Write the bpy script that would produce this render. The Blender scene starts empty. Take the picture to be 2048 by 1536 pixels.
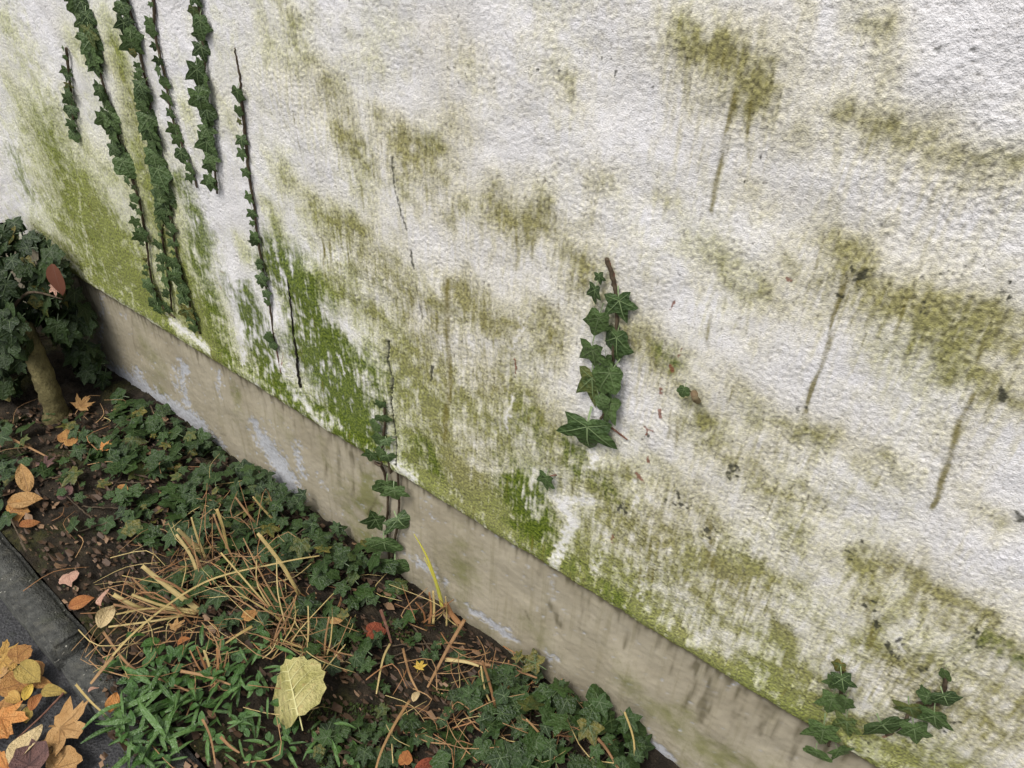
import bpy, bmesh, math, random
import numpy as np
from mathutils import Matrix, Vector
random.seed(11)
RNG = np.random.default_rng(11)
sc = bpy.context.scene
C = sc.collection
# ---------------------------------------------------------------- camera
cam = bpy.data.cameras.new('camera'); cam_ob = bpy.data.objects.new('camera', cam); C.objects.link(cam_ob)
cam.lens = 27.246; cam.sensor_width = 36; cam.clip_start = .02; cam.clip_end = 500
cam_ob.matrix_world = Matrix(((0.794732, -0.393307, 0.462289, 0), (0.605598, 0.462802, -0.647353, -0.8525), (0.04066, 0.794433, 0.60599, 1.55), (0, 0, 0, 1)))
sc.camera = cam_ob
# ---------------------------------------------------------------- overcast sky and sun
SUN_DIR = Vector((-0.08, -0.62, 1.1)).normalized()
world = bpy.data.worlds.new('World'); sc.world = world; world.use_nodes = True
wn = world.node_tree.nodes; wl = world.node_tree.links
sky = wn.new('ShaderNodeTexSky'); sky.sky_type = 'NISHITA'; sky.sun_disc = False
sky.sun_elevation = math.asin(SUN_DIR.z); sky.sun_rotation = math.atan2(SUN_DIR.x, SUN_DIR.y)
sky.air_density = 1.0; sky.dust_density = 4.0; sky.ozone_density = 1.0
hs = wn.new('ShaderNodeHueSaturation'); hs.inputs['Saturation'].default_value = .36
wl.new(sky.outputs[0], hs.inputs['Color']); wl.new(hs.outputs[0], wn['Background'].inputs['Color'])
wn['Background'].inputs['Strength'].default_value = .13
sun = bpy.data.lights.new('sun', 'SUN'); sun.energy = 1.3; sun.angle = math.radians(18); sun.color = (1, .97, .93)
sun_ob = bpy.data.objects.new('sun', sun); C.objects.link(sun_ob)
sun_ob.rotation_euler = SUN_DIR.to_track_quat('Z', 'Y').to_euler(); sun_ob.location = (-2, -3, 5)
sc.view_settings.view_transform = 'Standard'; sc.view_settings.look = 'None'; sc.view_settings.gamma = 1
sc.view_settings.exposure = 0.46
sc.render.engine = 'CYCLES'
# ---------------------------------------------------------------- measured layout, metres on the wall (x, z) or the ground (x, y)
VEIL = [([(-2.3105, 0.445),(-1.4879, 0.4229),(-0.8935, 0.3918),(-0.5002, 0.408),(0.0013, 0.3748)], 0.0612, 0.42),([(-1.7427, 0.5821),(-1.5026, 0.5049)], 0.074, 0.4),([(-1.1627, 0.6726),(-0.9353, 0.6005)], 0.0923, 0.35),([(-0.8508, 0.6419),(-0.6253, 0.5149)], 0.086, 0.35),([(-0.8086, 0.7316),(-0.6306, 0.6486)], 0.0998, 0.32),([(-0.4084, 0.5668),(-0.179, 0.5868)], 0.0989, 0.38),([(-0.9963, 0.8072),(-0.7471, 0.8226)], 0.0813, 0.25),([(-0.1315, 0.5637),(-0.0235, 0.465)], 0.0627, 0.3),([(0.0649, 0.5534),(0.2182, 0.5891)], 0.0766, 0.35),([(-2.2253, 0.6261),(-1.8927, 0.4985)], 0.1221, 0.45),([(-1.2288, 1.159),(-0.9622, 1.0839)], 0.068, 0.16),([(-0.1734, 1.1184),(0.0149, 1.1121)], 0.0495, 0.16),([(-0.6459, 1.034),(-0.4654, 1.008)], 0.0656, 0.16),([(-0.8944, 1.068),(-0.6943, 1.0266)], 0.0632, 0.14),([(-0.5756, 1.2838),(-0.5112, 1.2482)], 0.044, 0.1),([(-0.2354, 0.8375),(-0.1147, 0.7966)], 0.0625, 0.16),([(0.0072, 0.7332),(0.1328, 0.7335)], 0.0524, 0.2),([(-0.3984, 1.3493),(-0.278, 1.3101)], 0.0434, 0.14),([(-2.1139, 1.0576),(-1.9546, 0.871)], 0.0834, 0.16),([(-0.7801, 1.2447),(-0.6881, 1.2092)], 0.0561, 0.08),([(-0.5786, 1.3186),(-0.5331, 1.3093)], 0.0553, 0.1)]
OLIVE = [([(-2.209, 0.9238),(-2.175, 0.8817),(-2.1908, 0.8014)], 0.0255, 0.55),([(-2.0913, 0.8),(-2.05, 0.705),(-2.0367, 0.5967),(-1.9623, 0.5035)], 0.0605, 0.95),([(-1.9819, 0.6975),(-1.8907, 0.6015),(-1.8013, 0.4421)], 0.0598, 1.1),([(-2.1721, 0.5382),(-2.0523, 0.4238),(-1.8171, 0.4045)], 0.0415, 0.7),([(-1.6405, 1.0999),(-1.6247, 1.0029),(-1.6486, 0.8889),(-1.6658, 0.7658)], 0.0239, 0.9),([(-1.67, 0.8487),(-1.6263, 0.7155),(-1.5971, 0.5799),(-1.5473, 0.4266)], 0.0536, 0.95),([(-1.6547, 1.1637),(-1.611, 1.1431)], 0.02, 0.5),([(-1.43, 1.0458),(-1.4252, 1.0226)], 0.0118, 0.6),([(-1.809, 1.0893),(-1.7503, 1.0697)], 0.0214, 0.5),([(-1.9157, 0.9389),(-1.9132, 0.9046)], 0.0141, 0.45),([(-1.8898, 0.8263),(-1.7408, 0.7807)], 0.0297, 0.5),([(-2.3234, 0.4242),(-2.0835, 0.363),(-1.8049, 0.3777)], 0.0314, 0.95),([(-2.0718, 0.792),(-2.0803, 0.7371)], 0.0205, 0.75),([(-2.1143, 1.0902),(-2.1051, 1.07)], 0.014, 0.4),([(-1.0849, 1.2766),(-1.0541, 1.2525)], 0.0142, 0.6),([(-1.1586, 1.2506),(-1.1502, 1.2059)], 0.0116, 0.3),([(-1.132, 1.2013),(-1.0422, 1.187)], 0.018, 0.35),([(-1.0613, 1.214),(-1.0189, 1.1838),(-0.9996, 1.1565),(-0.9658, 1.1481)], 0.0145, 0.5),([(-0.9923, 1.1659),(-0.9658, 1.1481)], 0.0208, 0.6),([(-0.9822, 1.1122),(-0.9501, 1.087),(-0.9179, 1.0617)], 0.0148, 0.8),([(-0.8939, 1.1369),(-0.8626, 1.1209)], 0.0086, 0.65),([(-0.8582, 1.1061),(-0.816, 1.0971),(-0.7738, 1.1237)], 0.0201, 0.85),([(-0.8276, 1.0778),(-0.8345, 1.0511)], 0.0143, 0.7),([(-0.7544, 1.0859),(-0.7145, 1.0613)], 0.0137, 0.6),([(-1.1589, 0.9877),(-1.1355, 0.9654)], 0.0175, 0.7),([(-1.0921, 0.9391),(-1.0759, 0.9144)], 0.0166, 0.75),([(-1.0759, 0.9144),(-0.9959, 0.9154),(-0.9577, 0.9133)], 0.0181, 0.95),([(-1.2087, 0.8935),(-1.1754, 0.8405)], 0.0137, 0.7),([(-1.3479, 0.7829),(-1.3065, 0.7503)], 0.0116, 0.55),([(-0.7863, 1.0483),(-0.7452, 1.0103)], 0.0158, 0.35),([(-0.9336, 1.0229),(-0.9145, 0.9746)], 0.0169, 0.28),([(-0.9231, 1.2246),(-0.8813, 1.2182)], 0.0151, 0.28),([(-0.7425, 1.2715),(-0.698, 1.2668)], 0.0163, 0.22),([(-0.7436, 1.1648),(-0.715, 1.1607)], 0.0145, 0.35),([(-0.6581, 1.1089),(-0.6393, 1.0991)], 0.0116, 0.35),([(-0.6468, 1.0579),(-0.6006, 1.0566),(-0.5669, 1.0827)], 0.0181, 0.8),([(-0.5948, 1.1045),(-0.5681, 1.0975)], 0.0099, 0.5),([(-0.5005, 1.16),(-0.4755, 1.1464)], 0.0131, 0.55),([(-0.5513, 1.2704),(-0.537, 1.2425)], 0.0108, 0.4),([(-0.4156, 1.147),(-0.3589, 1.1475)], 0.005, 0.5),([(-0.3866, 1.3513),(-0.3556, 1.3464)], 0.0175, 0.4),([(-0.3726, 1.3278),(-0.3393, 1.3263),(-0.2966, 1.3166)], 0.0185, 0.98),([(-0.3713, 1.3067),(-0.3599, 1.2816)], 0.0113, 0.4),([(-0.3216, 1.3008),(-0.2754, 1.3001)], 0.0109, 0.4),([(-0.2844, 1.1956),(-0.2477, 1.1943)], 0.0115, 0.35),([(-0.2763, 1.3934),(-0.2733, 1.392)], 0.005, 0.6),([(-0.2042, 1.3845),(-0.1895, 1.3758),(-0.1764, 1.3646)], 0.0096, 0.7),([(-0.202, 1.3063),(-0.1708, 1.3034),(-0.1346, 1.2971),(-0.1038, 1.2899),(-0.0796, 1.2863)], 0.0129, 0.85),([(-0.0493, 1.2992),(-0.0322, 1.299)], 0.0084, 0.7),([(-0.2463, 1.2749),(-0.2229, 1.2698)], 0.0134, 0.3),([(-0.1782, 1.1738),(-0.1512, 1.1585),(-0.1324, 1.1339)], 0.0145, 0.85),([(-1.0849, 0.7736),(-1.0006, 0.7727),(-0.9087, 0.7546)], 0.0163, 0.75),([(-0.9368, 0.8708),(-0.8745, 0.8734),(-0.8517, 0.8518)], 0.0284, 0.5),([(-0.8622, 0.7796),(-0.8632, 0.7628)], 0.0083, 0.95),([(-0.8623, 0.7578),(-0.8687, 0.7157)], 0.0056, 0.9),([(-0.8802, 0.699),(-0.8522, 0.6168),(-0.8449, 0.491)], 0.0314, 0.6),([(-0.7807, 0.8593),(-0.7703, 0.8128)], 0.0147, 0.75),([(-0.7136, 0.8857),(-0.6601, 0.8689),(-0.6288, 0.8627)], 0.023, 0.92),([(-0.8222, 0.7027),(-0.7998, 0.6188),(-0.7634, 0.511),(-0.7245, 0.4527)], 0.0369, 0.7),([(-0.8314, 0.4851),(-0.777, 0.4895),(-0.7115, 0.4609),(-0.5983, 0.4514)], 0.0338, 0.9),([(-0.668, 0.7639),(-0.6328, 0.7048)], 0.0217, 0.5),([(-0.6362, 0.7894),(-0.6239, 0.7531)], 0.0136, 0.6),([(-0.5709, 0.8967),(-0.5326, 0.8945),(-0.5394, 0.8634)], 0.0218, 0.85),([(-0.512, 1.0468),(-0.4753, 1.0204),(-0.4795, 0.9862)], 0.0185, 0.75),([(-0.4072, 0.9486),(-0.3655, 0.9414),(-0.332, 0.9311)], 0.0183, 0.85),([(-0.3436, 0.9083),(-0.2806, 0.8682),(-0.2527, 0.8464)], 0.0141, 0.65),([(-0.5909, 0.7373),(-0.5357, 0.7006),(-0.4916, 0.6693)], 0.0382, 0.7),([(-0.4276, 0.6387),(-0.396, 0.6236)], 0.021, 0.75),([(-0.4212, 0.6657),(-0.3687, 0.6978)], 0.0163, 0.7),([(-0.3071, 1.0964),(-0.264, 1.0842),(-0.2295, 1.0763)], 0.016, 0.6),([(-0.252, 0.9437),(-0.1907, 0.9242)], 0.0113, 0.55),([(-0.1849, 0.9016),(-0.1449, 0.9063),(-0.101, 0.9139)], 0.0117, 0.75),([(-0.2316, 0.8207),(-0.1562, 0.7892),(-0.09, 0.733)], 0.0225, 0.5),([(-0.3006, 0.7183),(-0.2291, 0.6999)], 0.0229, 0.5),([(-0.151, 1.1397),(-0.1007, 1.1207),(-0.0622, 1.117)], 0.0199, 0.7),([(-0.0687, 1.1208),(-0.0228, 1.1209),(0.0169, 1.1193)], 0.0213, 0.88),([(-0.0173, 1.0642),(0.0153, 1.0596),(0.0596, 1.0716)], 0.0092, 0.95),([(-0.0622, 0.911),(-0.027, 0.9152)], 0.0117, 0.55),([(-0.2149, 1.1162),(-0.1861, 1.1002)], 0.0235, 0.35),([(0.0716, 0.9107),(0.0896, 0.9061)], 0.0117, 0.6),([(-0.8491, 0.4041),(-0.6207, 0.4007),(-0.4773, 0.4108),(-0.3862, 0.3953),(-0.2991, 0.3805),(-0.2157, 0.3663),(-0.1385, 0.3652),(-0.0482, 0.3668),(0.0365, 0.3683)], 0.0219, 0.85),([(-0.3824, 0.5967),(-0.2862, 0.5911),(-0.1982, 0.5961)], 0.0449, 0.5),([(-0.4835, 0.4758),(-0.3928, 0.4467),(-0.2875, 0.4334)], 0.0405, 0.6),([(-0.2005, 0.6064),(-0.1462, 0.6244),(-0.1014, 0.6363)], 0.0176, 0.8),([(-0.1585, 0.4955),(-0.1328, 0.498)], 0.0138, 0.6),([(-0.0697, 0.5153),(-0.0359, 0.4803)], 0.0219, 0.8),([(-0.0632, 0.4253),(0.0045, 0.4229)], 0.0241, 0.85),([(-0.0195, 0.754),(0.0126, 0.7057),(0.0432, 0.6425),(0.055, 0.606)], 0.011, 0.85),([(-0.0088, 0.7415),(0.0481, 0.7654)], 0.0185, 0.55),([(0.0634, 0.7574),(0.1019, 0.7686),(0.1372, 0.7681)], 0.0139, 0.92),([(0.052, 0.6152),(0.1042, 0.6407),(0.1272, 0.6395)], 0.0172, 0.8),([(0.1071, 0.7214),(0.1506, 0.7177),(0.1977, 0.7298)], 0.0203, 0.7),([(0.0873, 0.4118),(0.1308, 0.4183),(0.2034, 0.4559)], 0.0241, 0.85),([(0.1635, 0.652),(0.2264, 0.6587)], 0.0259, 0.5),([(-0.0414, 0.6389),(-0.0072, 0.5727)], 0.0146, 0.35),([(0.1424, 0.5695),(0.2008, 0.5695)], 0.0206, 0.5),([(-0.3458, 0.4828),(-0.2597, 0.4971)], 0.0258, 0.45),([(-0.2375, 0.528),(-0.1745, 0.5277)], 0.0229, 0.5),([(-0.9528, 0.4006),(-0.8066, 0.4013)], 0.0149, 0.6),([(-0.7725, 0.7032),(-0.6775, 0.6818)], 0.0272, 0.45),([(-0.677, 0.6589),(-0.6169, 0.5963)], 0.0273, 0.55),([(-0.6075, 0.6379),(-0.5908, 0.5365)], 0.0228, 0.5),([(-0.2701, 0.8177),(-0.2055, 0.8073)], 0.0179, 0.4),([(-0.1357, 0.8215),(-0.0889, 0.804)], 0.0136, 0.35),([(-0.0, 0.9866),(0.0424, 0.9879)], 0.0142, 0.22),([(-1.3217, 1.088),(-1.2808, 1.023)], 0.0131, 0.35),([(-0.2481, 1.0173),(-0.2168, 1.0004)], 0.0127, 0.2)]
GREEN = [([(-2.3441, 0.6941),(-2.3267, 0.5964)], 0.0281, 0.5),([(-2.0964, 0.8116),(-2.0512, 0.745),(-2.0475, 0.6221),(-2.0225, 0.4819)], 0.0368, 0.35),([(-1.5047, 0.8375),(-1.4712, 0.7778),(-1.5086, 0.666),(-1.4925, 0.5375),(-1.4879, 0.4229)], 0.03, 0.65),([(-1.3541, 0.6335),(-1.3412, 0.5455),(-1.311, 0.4459)], 0.0368, 0.9),([(-1.193, 0.7561),(-1.1248, 0.712),(-1.0768, 0.6349)], 0.0472, 0.95),([(-1.1434, 0.6054),(-1.0599, 0.5394),(-1.0102, 0.4406)], 0.0559, 1.0),([(-1.2851, 0.3992),(-1.143, 0.4128),(-0.9534, 0.3929)], 0.0251, 0.8),([(-1.0157, 0.6498),(-0.9476, 0.6196),(-0.9325, 0.5504)], 0.0284, 0.65),([(-0.5669, 0.5257),(-0.5469, 0.486),(-0.5376, 0.4375)], 0.0337, 1.0),([(-0.4842, 0.6961),(-0.4582, 0.6431)], 0.0151, 0.6),([(-0.3494, 0.9402),(-0.3328, 0.935)], 0.0112, 0.6),([(-0.5897, 0.7161),(-0.5441, 0.6734)], 0.0241, 0.4),([(-0.8173, 0.4932),(-0.7913, 0.4535)], 0.0203, 0.6),([(-0.5047, 0.4608),(-0.4548, 0.4134)], 0.0206, 0.5),([(0.1388, 0.7176),(0.2039, 0.7143)], 0.0151, 0.55),([(-0.4139, 0.6473),(-0.3922, 0.6319)], 0.0133, 0.5),([(-0.9145, 0.8381),(-0.8985, 0.8023)], 0.0091, 0.3),([(-1.065, 0.3809),(-0.9689, 0.3912)], 0.0334, 0.6),([(-0.3994, 0.4135),(-0.3327, 0.3956)], 0.0128, 0.55),([(-1.4333, 0.477),(-1.3606, 0.392)], 0.0242, 0.5),([(-1.8013, 0.4421),(-1.7498, 0.4009)], 0.0212, 0.3)]
WHITE = [([(-1.997, 0.7134),(-2.0326, 0.6267),(-2.0749, 0.4787)], 0.0053, 0.5),([(-2.3521, 0.4473),(-2.0782, 0.3733),(-1.7848, 0.3702)], 0.0128, 0.6),([(-1.7098, 0.4177),(-1.5558, 0.3998)], 0.0155, 0.9),([(-1.382, 0.5418),(-1.4082, 0.4146)], 0.0071, 1),([(-1.2642, 0.4967),(-1.2492, 0.4683)], 0.0126, 0.9),([(-1.2095, 0.4225),(-1.1469, 0.3884)], 0.0162, 0.7),([(-0.9296, 0.4069),(-0.8498, 0.389)], 0.0171, 0.95),([(-1.2475, 0.6878),(-1.2429, 0.627)], 0.0129, 1.0),([(-1.0791, 0.7186),(-0.9841, 0.676)], 0.0179, 0.5),([(-0.4905, 0.5496),(-0.4553, 0.5219),(-0.4869, 0.3891)], 0.011, 0.95),([(-0.4804, 0.5563),(-0.4221, 0.5946)], 0.0122, 0.8),([(-0.5899, 0.8887),(-0.6063, 0.8235)], 0.0032, 0.8),([(-0.6013, 0.732),(-0.614, 0.6577)], 0.0044, 0.9),([(-0.4406, 0.7044),(-0.4316, 0.6708)], 0.0066, 0.9),([(-1.0504, 0.609),(-1.0354, 0.5514)], 0.0031, 0.8),([(-0.3083, 0.4985),(-0.3052, 0.4186)], 0.0044, 0.7),([(-0.3882, 0.5302),(-0.401, 0.4264)], 0.0036, 0.7),([(-0.3571, 0.6828),(-0.3447, 0.6338)], 0.0032, 0.7),([(-1.3576, 0.8367),(-1.3818, 0.6613)], 0.0237, 0.8),([(-1.3982, 0.603),(-1.408, 0.4296)], 0.0165, 0.6),([(-0.224, 0.6361),(-0.2085, 0.624)], 0.007, 0.7),([(0.056, 0.6654),(0.0781, 0.6395)], 0.0096, 0.7)]
DRIPS = [([(-0.3267, 1.297),(-0.3279, 1.2492),(-0.3286, 1.1951),(-0.327, 1.1574)], 0.0026, 0.75),([(-0.3063, 1.2933),(-0.2996, 1.2332)], 0.0022, 0.5),([(-0.1473, 1.1087),(-0.1447, 1.0405),(-0.1472, 0.9387)], 0.0027, 0.85),([(-0.1493, 1.134),(-0.1473, 1.1087)], 0.0045, 0.9),([(0.0121, 1.0476),(0.0229, 0.9611),(0.0286, 0.8821)], 0.0035, 0.8),([(-0.7463, 0.9018),(-0.7456, 0.7384),(-0.7564, 0.5413)], 0.0054, 0.75),([(-0.2957, 1.0278),(-0.2882, 0.9761)], 0.0026, 0.5),([(-0.225, 0.6808),(-0.2019, 0.5933)], 0.0054, 0.7),([(-1.0577, 0.8748),(-1.0603, 0.794)], 0.0029, 0.6),([(-1.0384, 0.8761),(-1.0394, 0.8127)], 0.0024, 0.5),([(-1.0068, 0.8919),(-1.0113, 0.7961)], 0.0028, 0.5),([(-0.9856, 0.894),(-0.9907, 0.8093)], 0.0023, 0.45),([(-0.6108, 1.0292),(-0.6094, 0.971)], 0.0023, 0.5),([(-0.9386, 1.0647),(-0.9395, 0.9668)], 0.0025, 0.4),([(-1.0899, 1.1291),(-1.0905, 1.0155)], 0.0017, 0.5),([(-0.5433, 0.8521),(-0.5413, 0.7936)], 0.0024, 0.4),([(-0.5248, 0.8605),(-0.5223, 0.8129)], 0.0024, 0.4),([(-0.3203, 0.8473),(-0.3175, 0.8007)], 0.0029, 0.5),([(-0.3076, 0.8446),(-0.3035, 0.7888)], 0.0029, 0.5),([(-0.4131, 0.875),(-0.4095, 0.8199)], 0.003, 0.45),([(-0.3136, 0.501),(-0.315, 0.4664)], 0.0035, 0.6),([(-0.3016, 0.5168),(-0.3027, 0.4828)], 0.0034, 0.6),([(-0.2918, 0.5217),(-0.2913, 0.4852)], 0.0034, 0.6),([(0.0613, 0.7454),(0.0659, 0.6853)], 0.0033, 0.5),([(0.0127, 0.6949),(0.0496, 0.6009)], 0.0049, 0.5),([(-1.1526, 0.9507),(-1.1483, 0.9019)], 0.0028, 0.4),([(-0.9734, 1.0895),(-0.9738, 1.0292)], 0.0021, 0.4),([(-0.7703, 0.8128),(-0.766, 0.7289)], 0.0027, 0.4),([(-0.6698, 0.8353),(-0.6733, 0.7507)], 0.0026, 0.3),([(-0.4814, 1.0019),(-0.4793, 0.9696)], 0.0022, 0.5),([(-0.5317, 0.9829),(-0.5296, 0.932)], 0.0022, 0.4),([(-0.8416, 0.8146),(-0.8471, 0.7588)], 0.0027, 0.35),([(-0.2639, 1.0555),(-0.2597, 1.02)], 0.0025, 0.4),([(-0.098, 1.0956),(-0.0947, 1.0417)], 0.0029, 0.35),([(-0.206, 1.1061),(-0.2095, 1.0487)], 0.0024, 0.2)]
BLACK = [([(-0.8596, 1.0855),(-0.8578, 1.0316)], 0.0032, 0.8),([(-0.8558, 1.0279),(-0.8414, 0.9885),(-0.8334, 0.9685)], 0.0025, 0.8),([(-0.8263, 0.9294),(-0.8218, 0.9024)], 0.0034, 0.8),([(-0.8172, 0.8749),(-0.8135, 0.8514)], 0.0026, 0.6),([(-0.813, 0.8365),(-0.8083, 0.8021)], 0.0035, 0.6),([(-0.7871, 0.7077),(-0.7919, 0.6707)], 0.0037, 0.8),([(-0.8095, 0.5244),(-0.8076, 0.4576)], 0.002, 0.7),([(-0.8988, 0.7137),(-0.9067, 0.6633),(-0.895, 0.6202),(-0.9031, 0.5656),(-0.9016, 0.527),(-0.8952, 0.4763),(-0.8981, 0.389)], 0.0026, 1.0),([(-2.2622, 0.8303),(-2.2531, 0.7862),(-2.2489, 0.7536)], 0.0027, 0.7),([(-1.4161, 0.7838),(-1.4339, 0.6674),(-1.4324, 0.6422)], 0.0022, 0.5),([(-1.3957, 0.6752),(-1.3982, 0.603)], 0.0018, 0.6)]
RED = [([(-0.3491, 1.0216),(-0.3526, 1.0084)], 0.0027, 0.9),([(-0.3244, 0.9557),(-0.3261, 0.9407)], 0.0017, 0.9),([(-0.3341, 0.9215),(-0.3309, 0.9126)], 0.0035, 0.9),([(-0.3437, 0.8769),(-0.3407, 0.8692)], 0.0036, 0.9),([(-0.3394, 0.8391),(-0.3345, 0.8302)], 0.0037, 0.9),([(-0.3552, 0.7976),(-0.3409, 0.7995)], 0.0023, 0.9),([(-0.35, 0.7925),(-0.3512, 0.7838)], 0.0023, 0.9),([(-0.3426, 0.7435),(-0.3394, 0.7349)], 0.0031, 0.9),([(-0.3529, 0.702),(-0.3454, 0.6957)], 0.0056, 0.8),([(-0.6014, 0.8106),(-0.5997, 0.7806)], 0.0025, 0.8),([(-0.2127, 1.1083),(-0.2102, 1.1059)], 0.003, 1.0),([(-0.3762, 0.5388),(-0.3764, 0.5258)], 0.0035, 0.7),([(-1.2386, 0.5362),(-1.2612, 0.4697)], 0.0034, 0.6),([(-1.2313, 1.1752),(-1.2337, 1.1412)], 0.0022, 0.8),([(-1.4472, 0.6235),(-1.4412, 0.6126)], 0.0035, 0.6),([(-1.4237, 0.6712),(-1.4157, 0.6678)], 0.0034, 0.6),([(0.115, 0.4438),(0.1195, 0.4634)], 0.0037, 0.8)]
CRACK = [([(-0.8988, 0.7137),(-0.9067, 0.6633),(-0.895, 0.6202),(-0.9031, 0.5656),(-0.9016, 0.527),(-0.8952, 0.4763),(-0.8981, 0.389)], 0.0025, 1.0),([(-0.8095, 0.5244),(-0.8076, 0.4576)], 0.002, 0.6)]
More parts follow.
